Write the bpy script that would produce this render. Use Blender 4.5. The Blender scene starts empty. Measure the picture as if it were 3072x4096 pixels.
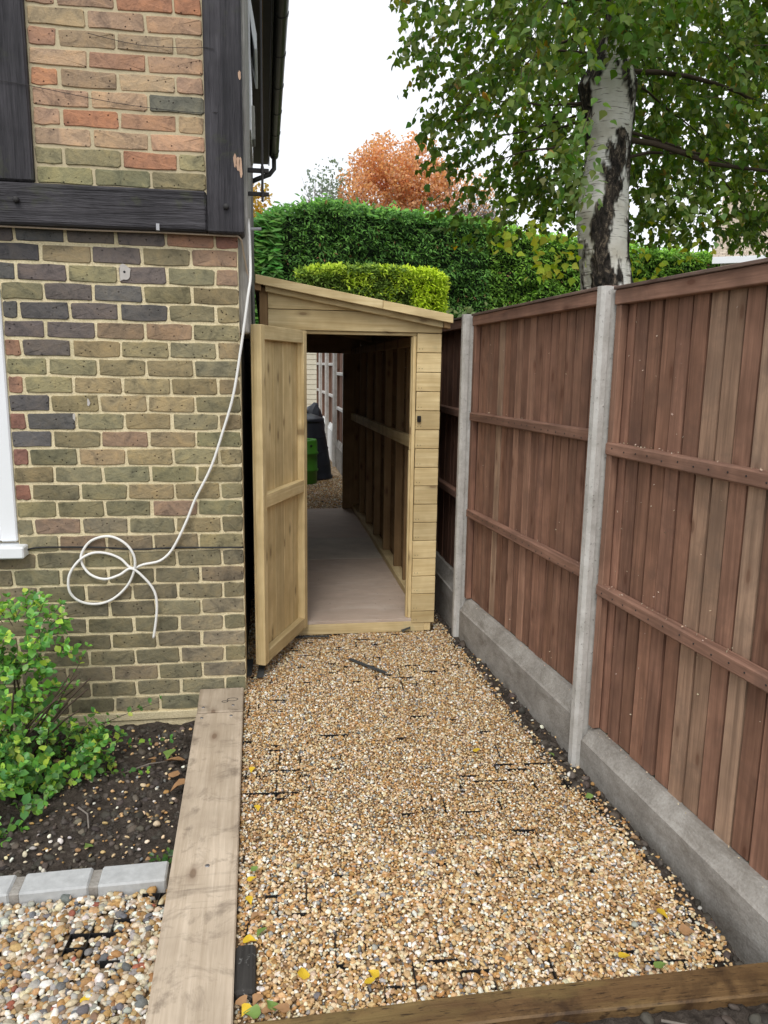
import bpy, bmesh, math, random
import numpy as np
from mathutils import Vector, Matrix, noise

random.seed(7); RNG = np.random.default_rng(11)
scene = bpy.context.scene
COL = scene.collection
rad = math.radians

# ------------------------------------------------------------------ camera
PITCH, ROLL, YAW = rad(10.54), 0.0150, rad(8.8)
fwd = Vector((math.sin(YAW)*math.cos(PITCH), math.cos(YAW)*math.cos(PITCH), -math.sin(PITCH)))
r0 = Vector((math.cos(YAW), -math.sin(YAW), 0)); u0 = r0.cross(fwd)
rgt = r0*math.cos(ROLL) + u0*math.sin(ROLL); up = rgt.cross(fwd)
cd = bpy.data.cameras.new('camera'); cam = bpy.data.objects.new('camera', cd); COL.objects.link(cam)
cd.sensor_fit = 'VERTICAL'; cd.sensor_height = 36.0; cd.lens = 3100/4096*36.0
cd.clip_start = 0.05; cd.clip_end = 500
m = Matrix((rgt, up, -fwd)).transposed().to_4x4(); m.translation = (0, 0, 1.6)
cam.matrix_world = m; scene.camera = cam

# ------------------------------------------------------------------ sky, sun, exposure (bright overcast)
SUN_EL, SUN_AZ = rad(52), rad(200)      # azimuth measured from +Y clockwise: sun behind the camera
w = bpy.data.worlds.new('World'); scene.world = w; w.use_nodes = True
wn = w.node_tree; wn.nodes.clear()
sky = wn.nodes.new('ShaderNodeTexSky'); sky.sky_type = 'NISHITA'; sky.sun_disc = False
sky.sun_elevation = SUN_EL; sky.sun_rotation = SUN_AZ; sky.air_density = 1.0; sky.dust_density = 3.0
hs = wn.nodes.new('ShaderNodeHueSaturation'); hs.inputs['Saturation'].default_value = 0.12
mx = wn.nodes.new('ShaderNodeMix'); mx.data_type = 'RGBA'; mx.inputs[0].default_value = 0.72
mx.inputs[7].default_value = (8.6, 8.8, 9.1, 1)
bg = wn.nodes.new('ShaderNodeBackground'); bg.inputs[1].default_value = 0.125
wo = wn.nodes.new('ShaderNodeOutputWorld')
wn.links.new(sky.outputs[0], hs.inputs['Color']); wn.links.new(hs.outputs[0], mx.inputs[6])
tcw = wn.nodes.new('ShaderNodeTexCoord'); cn = wn.nodes.new('ShaderNodeTexNoise'); cn.inputs['Scale'].default_value = 2.2; cn.inputs['Detail'].default_value = 5
crw = wn.nodes.new('ShaderNodeValToRGB'); crw.color_ramp.elements[0].position = .35; crw.color_ramp.elements[0].color = (.80, .81, .83, 1); crw.color_ramp.elements[1].position = .65; crw.color_ramp.elements[1].color = (1.0, 1.0, 1.0, 1)
mcl = wn.nodes.new('ShaderNodeMix'); mcl.data_type = 'RGBA'; mcl.blend_type = 'MULTIPLY'; mcl.inputs[0].default_value = 1.
wn.links.new(tcw.outputs['Generated'], cn.inputs['Vector']); wn.links.new(cn.outputs['Fac'], crw.inputs[0]); wn.links.new(mx.outputs[2], mcl.inputs[6]); wn.links.new(crw.outputs[0], mcl.inputs[7])
wn.links.new(mcl.outputs[2], bg.inputs[0]); wn.links.new(bg.outputs[0], wo.inputs[0])
sd = bpy.data.lights.new('sun', 'SUN'); sd.energy = 1.1; sd.angle = rad(25); sd.color = (1, .96, .9)
so = bpy.data.objects.new('sun', sd); COL.objects.link(so)
sv = Vector((math.sin(SUN_AZ)*math.cos(SUN_EL), math.cos(SUN_AZ)*math.cos(SUN_EL), math.sin(SUN_EL)))
so.rotation_euler = sv.to_track_quat('Z', 'Y').to_euler(); so.location = (0, -5, 12)
vs = scene.view_settings; vs.view_transform = 'Standard'; vs.look = 'None'; vs.exposure = 0.52; vs.gamma = 1.0
vs.use_curve_mapping = False
scene.cycles.use_denoising = True
scene.cycles.max_bounces = 8

# ------------------------------------------------------------------ node helpers
def newmat(name, rough=.85, spec=.3):
    m = bpy.data.materials.new(name); m.use_nodes = True; nt = m.node_tree
    b = nt.nodes['Principled BSDF']; b.inputs['Roughness'].default_value = rough
    b.inputs['Specular IOR Level'].default_value = spec
    return m, nt, b
def nd(nt, typ, **kw):
    n = nt.nodes.new(typ)
    for k, v in kw.items():
        if k in n.inputs: n.inputs[k].default_value = v
        else: setattr(n, k, v)
    return n
def lk(nt, a, b): nt.links.new(a, b)
def ramp(nt, fac, stops):
    r = nt.nodes.new('ShaderNodeValToRGB'); e = r.color_ramp.elements
    while len(e) < len(stops): e.new(0.5)
    for i, (p, c) in enumerate(stops):
        e[i].position = p; e[i].color = (*c, 1) if len(c) == 3 else c
    lk(nt, fac, r.inputs[0]); return r.outputs[0]
def mixc(nt, fac, a, b, mode='MIX'):
    n = nt.nodes.new('ShaderNodeMix'); n.data_type = 'RGBA'; n.blend_type = mode
    for s, v in ((0, fac), (6, a), (7, b)):
        if hasattr(v, 'is_linked') or isinstance(v, bpy.types.NodeSocket): lk(nt, v, n.inputs[s])
        elif s == 0: n.inputs[0].default_value = v
        else: n.inputs[s].default_value = (*v, 1)
    return n.outputs[2]
def coords(nt, scale=(1, 1, 1), rnd=True):
    tc = nt.nodes.new('ShaderNodeTexCoord'); mp = nt.nodes.new('ShaderNodeMapping')
    mp.inputs['Scale'].default_value = scale
    src = tc.outputs['Object']
    if rnd:
        oi = nt.nodes.new('ShaderNodeObjectInfo'); mu = nd(nt, 'ShaderNodeVectorMath', operation='SCALE')
        mu.inputs[0].default_value = (13.7, 7.3, 21.1); lk(nt, oi.outputs['Random'], mu.inputs['Scale'])
        ad = nd(nt, 'ShaderNodeVectorMath', operation='ADD'); lk(nt, src, ad.inputs[0]); lk(nt, mu.outputs[0], ad.inputs[1])
        src = ad.outputs[0]
    lk(nt, src, mp.inputs[0]); return mp.outputs[0]
def ntex(nt, vec, scale, detail=4, rough=.6, dist=0.):
    n = nd(nt, 'ShaderNodeTexNoise', Scale=scale, Detail=detail, Roughness=rough, Distortion=dist)
    lk(nt, vec, n.inputs['Vector']); return n.outputs['Fac']
def bump(nt, b, h, strength=.5, dist=.005, prev=None):
    n = nd(nt, 'ShaderNodeBump', Strength=strength, Distance=dist); lk(nt, h, n.inputs['Height'])
    if prev is not None: lk(nt, prev, n.inputs['Normal'])
    lk(nt, n.outputs[0], b.inputs['Normal']); return n.outputs[0]
def addm(nt, a, b, op='ADD', clamp=False):
    n = nd(nt, 'ShaderNodeMath', operation=op, use_clamp=clamp)
    for i, v in enumerate((a, b)):
        if isinstance(v, bpy.types.NodeSocket): lk(nt, v, n.inputs[i])
        else: n.inputs[i].default_value = v
    return n.outputs[0]

def wood(name, c1, c2, axis='Z', knots=.0, knotc=(.12, .06, .03), tint=False, stain=None, rough=.8, bstr=.35, fine=1., bdist=.004):
    m, nt, b = newmat(name, rough)
    al, ac = 1.1*fine, 26.*fine
    sc = {'X': (al, ac, ac), 'Y': (ac, al, ac), 'Z': (ac, ac, al)}[axis]
    v = coords(nt, sc)
    n1 = ntex(nt, v, 1., 5, .65, .8)
    n2 = ntex(nt, v, 4.5, 3, .6, .3)
    f = addm(nt, addm(nt, n1, .7, 'MULTIPLY'), addm(nt, n2, .3, 'MULTIPLY'))
    c = ramp(nt, f, [(.33, c1), (.66, c2)])
    iso = coords(nt)
    big = ntex(nt, iso, 5., 3)
    c = mixc(nt, ramp(nt, big, [(.35, (0, 0, 0)), (.7, (.55, .55, .55))]), c, tuple(.72*x for x in c1))
    if knots > 0:
        ks = {'X': (4.2, 1, 11), 'Y': (9, 3.6, 1), 'Z': (11, 1, 4.2)}[axis]
        kv = coords(nt, ks)
        vo = nd(nt, 'ShaderNodeTexVoronoi', voronoi_dimensions='2D'); vo.inputs['Scale'].default_value = 1.; sx_ = nt.nodes.new('ShaderNodeSeparateXYZ'); cx_ = nt.nodes.new('ShaderNodeCombineXYZ')
        lk(nt, kv, sx_.inputs[0]); lk(nt, sx_.outputs[0], cx_.inputs[0]); lk(nt, sx_.outputs[1 if axis == 'Y' else 2], cx_.inputs[1]); lk(nt, cx_.outputs[0], vo.inputs['Vector'])
        d = ramp(nt, vo.outputs['Distance'], [(.07, (1, 1, 1)), (.11, (.45, .45, .45)), (.24, (0, 0, 0))])
        sp = nd(nt, 'ShaderNodeSeparateColor'); lk(nt, vo.outputs['Color'], sp.inputs[0])
        on = addm(nt, sp.outputs[0], 1-knots, 'GREATER_THAN')
        c = mixc(nt, addm(nt, addm(nt, d, on, 'MULTIPLY'), .85, 'MULTIPLY'), c, knotc)
    if stain:
        sv_ = ntex(nt, iso, stain[1], 6, .7, .5)
        c = mixc(nt, ramp(nt, sv_, [(stain[2], (0, 0, 0)), (stain[3], (1, 1, 1))]), c, stain[0])
    oi = nt.nodes.new('ShaderNodeObjectInfo')
    if tint: c = mixc(nt, 1., c, oi.outputs['Color'], 'MULTIPLY')
    else:
        rr = nd(nt, 'ShaderNodeMapRange'); lk(nt, oi.outputs['Random'], rr.inputs[0]); rr.inputs[3].default_value = .82; rr.inputs[4].default_value = 1.12
        g = nt.nodes.new('ShaderNodeCombineColor'); [lk(nt, rr.outputs[0], g.inputs[i]) for i in range(3)]
        c = mixc(nt, 1., c, g.outputs[0], 'MULTIPLY')
    lk(nt, c, b.inputs['Base Color']); bump(nt, b, f, bstr, bdist)
    return m
def plain(name, col, rough=.6, var=.15, scale=20., bstr=.1, spec=.3, metal=0.):
    m, nt, b = newmat(name, rough, spec); v = coords(nt)
    n = ntex(nt, v, scale, 5)
    c = mixc(nt, n, tuple(x*(1-var) for x in col), tuple(min(1, x*(1+var)) for x in col))
    lk(nt, c, b.inputs['Base Color']); b.inputs['Metallic'].default_value = metal
    if bstr: bump(nt, b, n, bstr, .003)
    return m
def vcol(name, rough=.7, transl=0., bumps=0., spec=.3, var=.0, vscale=90.):
    m, nt, b = newmat(name, rough, spec)
    a = nd(nt, 'ShaderNodeAttribute', attribute_name='Col'); c = a.outputs['Color']
    if var:
        n = ntex(nt, coords(nt, rnd=False), vscale, 3)
        r = ramp(nt, n, [(.3, (1-var,)*3), (.7, (1+var,)*3)]); c = mixc(nt, 1., c, r, 'MULTIPLY')
        if bumps: bump(nt, b, n, bumps, .002)
    lk(nt, c, b.inputs['Base Color'])
    if transl:
        t = nt.nodes.new('ShaderNodeBsdfTranslucent'); mxs = nt.nodes.new('ShaderNodeMixShader'); mxs.inputs[0].default_value = transl
        hv = nd(nt, 'ShaderNodeHueSaturation', Saturation=1.15, Value=1.5); lk(nt, c, hv.inputs['Color']); lk(nt, hv.outputs[0], t.inputs[0])
        lk(nt, b.outputs[0], mxs.inputs[1]); lk(nt, t.outputs[0], mxs.inputs[2])
        lk(nt, mxs.outputs[0], nt.nodes['Material Output'].inputs[0])
    return m

M = {}
# brick: colour from each brick object
def brickmat(name, spots):
    m, nt, b = newmat(name, .92, .2); oi = nt.nodes.new('ShaderNodeObjectInfo'); v = coords(nt)
    n = ntex(nt, v, 13, 6, .7, .8); c = mixc(nt, 1., oi.outputs['Color'], ramp(nt, n, [(.28, (.5, .52, .56)), (.48, (1, 1, 1)), (.75, (1.4, 1.3, 1.15))]), 'MULTIPLY')
    n2 = ntex(nt, coords(nt, (1, 1, 1)), 45, 4, .7)
    c = mixc(nt, ramp(nt, n2, [(.62, (0, 0, 0)), (.72, (spots,)*3)]), c, (.035, .032, .03))
    vo = nd(nt, 'ShaderNodeTexVoronoi', Scale=55.); lk(nt, v, vo.inputs['Vector'])
    sp = nd(nt, 'ShaderNodeSeparateColor'); lk(nt, vo.outputs['Color'], sp.inputs[0])
    pit = addm(nt, ramp(nt, vo.outputs['Distance'], [(.1, (1, 1, 1)), (.22, (0, 0, 0))]), addm(nt, sp.outputs[0], .72, 'GREATER_THAN'), 'MULTIPLY')
    c = mixc(nt, addm(nt, pit, .8, 'MULTIPLY'), c, (.03, .02, .018))
    ge = nt.nodes.new('ShaderNodeNewGeometry'); gr = ntex(nt, ge.outputs['Position'], 2.6, 6, .65, .4)
    c = mixc(nt, 1., c, ramp(nt, gr, [(.3, (.74, .74, .72)), (.5, (1, 1, 1)), (.7, (1.2, 1.18, 1.1))]), 'MULTIPLY')
    lk(nt, c, b.inputs['Base Color'])
    h = addm(nt, addm(nt, n, n2), pit, 'SUBTRACT'); bump(nt, b, h, .9, .006); return m
M['brick'] = brickmat('brick_face', .5)
m, nt, b = newmat('mortar', .95, .1); v = coords(nt, rnd=False)
n = ntex(nt, v, 140, 4, .7); n2 = ntex(nt, v, 4, 3)
c = ramp(nt, n, [(.3, (.55, .46, .28)), (.55, (.76, .655, .43)), (.75, (.83, .745, .54))])
c = mixc(nt, ramp(nt, n2, [(.5, (0, 0, 0)), (.8, (.4, .4, .4))]), c, (.3, .29, .17))
lk(nt, c, b.inputs['Base Color']); bump(nt, b, n, .8, .004); M['mortar'] = m
M['panel_mortar'] = plain('panel_mortar', (.50, .425, .28), .95, .25, 120., .6)
M['black_x'] = wood('black_timber_x', (.012, .011, .014), (.075, .070, .078), 'X', stain=((.055, .062, .025), 4., .56, .74), bstr=1., rough=.6, bdist=.022)
M['black_z'] = wood('black_timber_z', (.012, .011, .014), (.075, .070, .078), 'Z', stain=((.055, .062, .025), 4., .58, .76), bstr=1., rough=.6, bdist=.022)
M['grey_z'] = wood('weathered_timber', (.22, .21, .19), (.68, .65, .60), 'Z', bstr=1., bdist=.012, fine=1.6)
TW1, TW2 = (.54, .395, .185), (.82, .675, .39)
for ax in 'XYZ':
    M['shed_'+ax] = wood('treated_pine_'+ax.lower(), TW1, TW2, ax, knots=.22, knotc=(.25, .17, .085), stain=((.40, .38, .22), 3., .62, .85), bstr=.2)
    M['shedin_'+ax] = wood('pine_shaded_'+ax.lower(), (.21, .125, .055), (.33, .215, .105), ax, knots=.3, bstr=.12)  # same pine, darkened so the shade inside the shed is in its colour
for ax in 'XZ':
    M['fence_'+ax] = wood('fence_brown_'+ax.lower(), (.42, .40, .39), (1.18, 1.17, 1.15), ax, knots=.24, knotc=(.36, .29, .26), tint=True, stain=((.46, .48, .50), 3.6, .52, .74), bstr=.5)
M['sleeper'] = wood('sleeper_pine', (.38, .30, .215), (.60, .50, .385), 'Y', knots=.12, knotc=(.17, .11, .07), stain=((.15, .115, .085), 7., .52, .72), bstr=.8)
nt = M['sleeper'].node_tree; bb = nt.nodes['Principled BSDF']; src = bb.inputs['Base Color'].links[0].from_socket
sn = ntex(nt, coords(nt, (1.3, 9, 1)), 1.0, 5, .7, .9); sn2 = ntex(nt, coords(nt, (1, 1, 1)), 22., 4, .7)
lk(nt, mixc(nt, addm(nt, ramp(nt, sn, [(.60, (0, 0, 0)), (.70, (.8, .8, .8))]), ramp(nt, sn2, [(.35, (.3, .3, .3)), (.6, (1, 1, 1))]), 'MULTIPLY'), src, (.11, .085, .065)), bb.inputs['Base Color'])
M['wet_timber'] = wood('wet_timber', (.10, .052, .022), (.27, .165, .07), 'X', knots=.15, knotc=(.05, .03, .015), stain=((.055, .03, .014), 4.5, .5, .66), bstr=.9, rough=.55)
nt = M['wet_timber'].node_tree; bb = nt.nodes['Principled BSDF']; src = bb.inputs['Base Color'].links[0].from_socket
s1 = ntex(nt, coords(nt, (22, 150, 60)), 1., 3, .6); s2 = ntex(nt, coords(nt, (1.2, 5, 1)), 1.6, 4, .6, .5)
cc = mixc(nt, ramp(nt, s2, [(.52, (0, 0, 0)), (.74, (.6, .6, .6))]), src, (.24, .18, .065))
lk(nt, mixc(nt, ramp(nt, s1, [(.58, (0, 0, 0)), (.66, (.85, .85, .85))]), cc, (.035, .02, .01)), bb.inputs['Base Color'])
M['rot_timber'] = wood('dark_block', (.02, .018, .016), (.07, .065, .06), 'Y', stain=((.2, .2, .19), 30, .62, .7), bstr=.8)
m, nt, b = newmat('concrete', .92, .2); v = coords(nt)
n = ntex(nt, v, 5, 6, .7); n2 = ntex(nt, v, 110, 3, .6)
c = ramp(nt, n, [(.28, (.15, .133, .112)), (.5, (.30, .278, .248)), (.74, (.47, .45, .415))])
c = mixc(nt, .25, c, ramp(nt, n2, [(.3, (.15, .14, .13)), (.7, (.5, .49, .46))]))
n3 = ntex(nt, coords(nt, (2.2, 2.2, 6)), 1.6, 6, .75, .6); c = mixc(nt, ramp(nt, n3, [(.48, (0, 0, 0)), (.7, (.75, .75, .75))]), c, (.135, .115, .092))
lk(nt, c, b.inputs['Base Color']); bump(nt, b, addm(nt, n2, n), .6, .004); M['concrete'] = m
m, nt, b = newmat('post_concrete', .92, .2); v = coords(nt)
n = ntex(nt, v, 7, 6, .7); n2 = ntex(nt, v, 70, 3, .6)
c = ramp(nt, n, [(.3, (.36, .345, .315)), (.55, (.52, .505, .475)), (.8, (.64, .63, .60))])
c = mixc(nt, ramp(nt, n2, [(.62, (0, 0, 0)), (.7, (.6, .6, .6))]), c, (.14, .13, .115))
lk(nt, c, b.inputs['Base Color']); bump(nt, b, n2, .6, .004); M['post'] = m
M['kerb'] = plain('kerb_concrete', (.43, .44, .44), .92, .35, 28., .7)
m, nt, b = newmat('soil', .97, .15); v = coords(nt, rnd=False)
n = ntex(nt, v, 26, 8, .72); n2 = ntex(nt, v, 5, 3)
c = ramp(nt, n, [(.3, (.026, .021, .017)), (.55, (.072, .059, .049)), (.8, (.15, .127, .105))])
c = mixc(nt, ramp(nt, n2, [(.45, (0, 0, 0)), (.75, (.4, .4, .4))]), c, (.075, .058, .045))
lk(nt, c, b.inputs['Base Color']); bump(nt, b, n, 1., .02); M['soil'] = m
M['underlay'] = plain('gravel_underlay', (.26, .175, .095), .97, .4, 60., .5)
m, nt, b = newmat('fine_gravel', .9, .2); v = coords(nt, rnd=False)
vo = nd(nt, 'ShaderNodeTexVoronoi', Scale=62.); lk(nt, v, vo.inputs['Vector'])
sp = nd(nt, 'ShaderNodeSeparateColor'); lk(nt, vo.outputs['Color'], sp.inputs[0])
c = ramp(nt, sp.outputs[0], [(0, (.10, .06, .03)), (.3, (.32, .2, .1)), (.6, (.48, .34, .2)), (1, (.68, .58, .44))])
lk(nt, c, b.inputs['Base Color']); bump(nt, b, addm(nt, 1., vo.outputs['Distance'], 'SUBTRACT'), 1., .012); M['finegravel'] = m
M['stone'] = vcol('pebble', .75, 0, .25, .35, .22, 130.)
M['leaf'] = vcol('leaf', .5, .42, 0, .35)
M['shrubleaf'] = vcol('shrub_leaf', .38, .25, 0, .5)
M['conifer'] = vcol('conifer_spray', .7, .2)
M['deadleaf'] = plain('dry_leaf', (.34, .19, .09), .7, .3, 60.)
M['yellowleaf'] = plain('yellow_leaf', (.62, .42, .03), .6, .2, 60.)
M['greenleaf'] = plain('green_leaf', (.16, .25, .06), .5, .25, 60.)
M['ply'] = plain('plywood_pinkish', (.49, .39, .315), .75, .22, 7., .03)
M['plygrey'] = plain('plywood_greyish', (.50, .44, .36), .75, .35, 6., .03)
for mn in ('ply', 'plygrey'):
    nt = M[mn].node_tree; bb = nt.nodes['Principled BSDF']; src = bb.inputs['Base Color'].links[0].from_socket
    s1 = ntex(nt, coords(nt, (1, 3.5, 1)), 3.2, 6, .7, .8); s2 = ntex(nt, coords(nt), 38., 3, .7)
    cc = mixc(nt, ramp(nt, s1, [(.5, (0, 0, 0)), (.72, (.55, .55, .55))]), src, (.62, .55, .48))
    lk(nt, mixc(nt, ramp(nt, s2, [(.68, (0, 0, 0)), (.74, (.8, .8, .8))]), cc, (.12, .085, .06)), bb.inputs['Base Color'])
M['plyedge'] = wood('plywood_edge', (.25, .15, .08), (.5, .36, .22), 'X', fine=2.)
M['black'] = plain('black_plastic', (.012, .012, .013), .5, .2, 30., .05, .4)
M['rubber'] = plain('grey_rubber_strip', (.055, .06, .062), .7, .2, 30., .05)
M['iron'] = plain('dark_iron', (.03, .028, .028), .6, .2)
M['upvc'] = plain('white_upvc', (.78, .80, .82), .35, .03, 8., 0, .5)
M['whitecable'] = plain('white_cable', (.78, .77, .74), .45, .04, 30., 0)
M['beigecable'] = plain('beige_cable', (.45, .36, .27), .6, .1, 30., 0)
M['blackcable'] = plain('black_cable', (.02, .02, .02), .5, .1, 30., 0)
M['keg'] = plain('green_plastic', (.07, .27, .025), .38, .12, 8., .05, .5)
M['binplastic'] = plain('navy_black_plastic', (.022, .027, .038), .42, .25, 6., .1, .5)
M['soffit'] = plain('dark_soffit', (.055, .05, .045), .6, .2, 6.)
M['gutter'] = plain('dark_gutter', (.05, .05, .05), .4, .12, 12., 0, .5)
M['greybox'] = plain('grey_box', (.33, .32, .29), .6, .08, 12.)
M['pipe'] = plain('grey_pipe', (.4, .4, .42), .4, .05, 20., 0)
M['render'] = plain('pale_boards', (.62, .58, .46), .8, .15, 9., .2)
M['whitewash'] = plain('whitewashed_concrete', (.66, .66, .64), .85, .12, 5., .2)
M['palewood'] = plain('pale_rail', (.55, .53, .5), .85, .15, 25., .2)
M['blue'] = plain('blue_plastic', (.14, .32, .45), .5, .12, 9., 0)
M['barewood'] = wood('bare_wood', (.38, .24, .16), (.52, .36, .26), 'Z')
M['filler'] = plain('pale_filler', (.47, .44, .41), .9, .2, 60., .2)
M['steel'] = plain('screw_steel', (.3, .3, .32), .4, .1, 20., 0, .5, .8)
m, nt, b = newmat('window_glass', .06, .5); b.inputs['Base Color'].default_value = (.52, .56, .62, 1); M['glass'] = m
m, nt, b = newmat('roof_tiles', .9, .2); v = coords(nt, rnd=False)
br = nd(nt, 'ShaderNodeTexBrick', Scale=4.); lk(nt, v, br.inputs['Vector'])
br.inputs['Color1'].default_value = (.36, .29, .22, 1); br.inputs['Color2'].default_value = (.50, .43, .34, 1); br.inputs['Mortar'].default_value = (.15, .12, .1, 1)
lk(nt, br.outputs['Color'], b.inputs['Base Color']); M['tiles'] = m
m, nt, b = newmat('ground_earth', .95, .1); v = coords(nt, rnd=False)
n = ntex(nt, v, 3, 6); lk(nt, ramp(nt, n, [(.35, (.035, .03, .022)), (.65, (.05, .065, .025))]), b.inputs['Base Color']); M['ground'] = m
# birch bark: dark fissured bark from the mesh's own bark pattern, fine lenticels in the white skin
m, nt, b = newmat('birch_bark', .8, .25)
a = nd(nt, 'ShaderNodeAttribute', attribute_name='bark')
v = coords(nt, (5, 5, 75), rnd=False); ln = ntex(nt, v, 1.3, 3, .7, .2)
v2 = coords(nt, (1, 1, 1), rnd=False); n2 = ntex(nt, v2, 5, 5, .6); nb = ntex(nt, coords(nt, (30, 30, 14), rnd=False), 1., 6, .75, .8)
c = ramp(nt, n2, [(.3, (.50, .46, .38)), (.5, (.66, .635, .57)), (.7, (.74, .725, .69))])
c = mixc(nt, ramp(nt, ln, [(.57, (0, 0, 0)), (.64, (.9, .9, .9))]), c, (.11, .085, .065))
cb = ramp(nt, nb, [(.40, (.008, .007, .006)), (.54, (.05, .04, .032)), (.66, (.26, .205, .15))])
c = mixc(nt, a.outputs['Fac'], c, cb); lk(nt, c, b.inputs['Base Color'])
bump(nt, b, addm(nt, addm(nt, nb, a.outputs['Fac'], 'MULTIPLY'), addm(nt, ln, .1, 'MULTIPLY')), 1., .02); M['bark'] = m
M['twig'] = plain('twig', (.07, .05, .035), .85, .3, 40.)
M['greytwig'] = plain('grey_twig', (.2, .175, .15), .85, .3, 40.)

# ------------------------------------------------------------------ object helpers
WPOS = {}
def tag(o, label=None, cat=None, group=None, kind=None):
    for k, v_ in (('label', label), ('category', cat), ('group', group), ('kind', kind)):
        if v_: o[k] = v_
    return o
def empty(name, loc=(0, 0, 0), rz=0., parent=None, label=None, cat=None, group=None):
    o = bpy.data.objects.new(name, None); o.empty_display_size = .1; COL.objects.link(o)
    base = WPOS.get(parent.name, Vector()) if parent else Vector()
    o.location = Vector(loc) - base; o.rotation_euler = (0, 0, rz)
    if parent: o.parent = parent
    WPOS[o.name] = Vector() if rz else Vector(loc)
    return tag(o, label, cat, group)
def obj(name, me, mat, parent=None, loc=(0, 0, 0), rot=(0, 0, 0), color=None):
    o = bpy.data.objects.new(name, me); COL.objects.link(o)
    base = WPOS.get(parent.name, Vector()) if parent else Vector()
    o.location = Vector(loc) - base; o.rotation_euler = rot
    if parent: o.parent = parent
    WPOS[o.name] = Vector(loc)
    if mat is not None and not me.materials: me.materials.append(mat)
    if color: o.color = (*color, 1)
    return o
CACHE = {}
def boxmesh(sx, sy, sz, bev, mat):
    k = (round(sx, 4), round(sy, 4), round(sz, 4), bev, mat.name)
    if k in CACHE: return CACHE[k]
    bm = bmesh.new(); bmesh.ops.create_cube(bm, size=1.)
    bmesh.ops.scale(bm, vec=(sx, sy, sz), verts=bm.verts)
    if bev: bmesh.ops.bevel(bm, geom=bm.edges[:], offset=min(bev, .3*min(sx, sy, sz)), segments=1, affect='EDGES')
    me = bpy.data.meshes.new('box'); bm.to_mesh(me); bm.free(); me.materials.append(mat); CACHE[k] = me; return me
def box(name, lo, hi, mat, parent=None, bev=.003, rot=(0, 0, 0), color=None):
    lo, hi = Vector(lo), Vector(hi); d = hi-lo
    return obj(name, boxmesh(d.x, d.y, d.z, bev, mat), None, parent, (lo+hi)/2, rot, color)
def pymesh(name, verts, faces, mat=None, smooth=False):
    me = bpy.data.meshes.new(name); me.from_pydata([tuple(v_) for v_ in verts], [], faces); me.update()
    if smooth: me.polygons.foreach_set('use_smooth', [True]*len(me.polygons))
    if mat: me.materials.append(mat)
    return me
def prism(name, poly, axis, a0, a1, mat, parent=None, bev=.0):
    """extrude a 2D polygon along an axis; poly in the two other axes in xyz order; recentred on its own box"""
    n = len(poly); V = []
    for a_ in (a0, a1):
        for p in poly:
            V.append({'X': (a_, p[0], p[1]), 'Y': (p[0], a_, p[1]), 'Z': (p[0], p[1], a_)}[axis])
    F = [tuple(range(n)), tuple(range(2*n-1, n-1, -1))] + [(i, n+i, n+(i+1) % n, (i+1) % n) for i in range(n)]
    A = np.array(V); c_ = (A.min(0)+A.max(0))/2
    bm = bmesh.new(); vs_ = [bm.verts.new(v_) for v_ in A-c_]
    for f_ in F: bm.faces.new([vs_[i] for i in f_])
    bmesh.ops.recalc_face_normals(bm, faces=bm.faces[:])
    if bev: bmesh.ops.bevel(bm, geom=bm.edges[:], offset=bev, segments=1, affect='EDGES')
    me = bpy.data.meshes.new(name); bm.to_mesh(me); bm.free(); me.materials.append(mat)
    return obj(name, me, None, parent, c_)
def tubegeo(pts, radii, seg=8, closed=False):
    pts = [Vector(p) for p in pts]; n = len(pts); V = []; F = []
    ref = Vector((0, 0, 1)); 
    for i, p in enumerate(pts):
        t = (pts[min(i+1, n-1)]-pts[max(i-1, 0)]).normalized()
        if abs(t.dot(ref)) > .95: ref = Vector((1, 0, 0)) if abs(t.x) < .9 else Vector((0, 1, 0))
        a_ = t.cross(ref).normalized(); b_ = t.cross(a_); ref = -b_ if (-b_).dot(ref) > 0 else b_
        r = radii[i] if hasattr(radii, '__len__') else radii
        for k in range(seg):
            an = 2*math.pi*k/seg; V.append(p + a_*(r*math.cos(an)) + b_*(r*math.sin(an)))
    for i in range(n-1):
        for k in range(seg): F.append((i*seg+k, i*seg+(k+1) % seg, (i+1)*seg+(k+1) % seg, (i+1)*seg+k))
    F.append(tuple(range(seg))); F.append(tuple(range((n-1)*seg, n*seg)))
    return V, F
def tube(name, pts, radii, mat, parent=None, seg=8, smooth_path=0):
    pts = [Vector(p) for p in pts]
    if smooth_path: pts = catmull(pts, smooth_path)
    c_ = pts[0].copy(); V, F = tubegeo([p-c_ for p in pts], radii, seg)
    bm_me = pymesh(name, V, F, mat, True)
    return obj(name, bm_me, None, parent, c_)
def catmull(P, k):
    out = []; n = len(P)
    for i in range(n-1):
        p0, p1, p2, p3 = P[max(i-1, 0)], P[i], P[i+1], P[min(i+2, n-1)]
        for j in range(k):
            t = j/k; out.append(.5*((2*p1)+(p2-p0)*t+(2*p0-5*p1+4*p2-p3)*t*t+(3*p1-p0-3*p2+p3)*t**3))
    out.append(P[-1]); return out
def manytubes(name, paths, mat, parent=None, loc=(0, 0, 0), seg=5):
    V = []; F = []
    for pts, rr in paths:
        v_, f_ = tubegeo([Vector(p)-Vector(loc) for p in pts], rr, seg); o_ = len(V); V += v_; F += [tuple(i+o_ for i in q) for q in f_]
    return obj(name, pymesh(name, V, F, mat, True), None, parent, loc)
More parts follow.
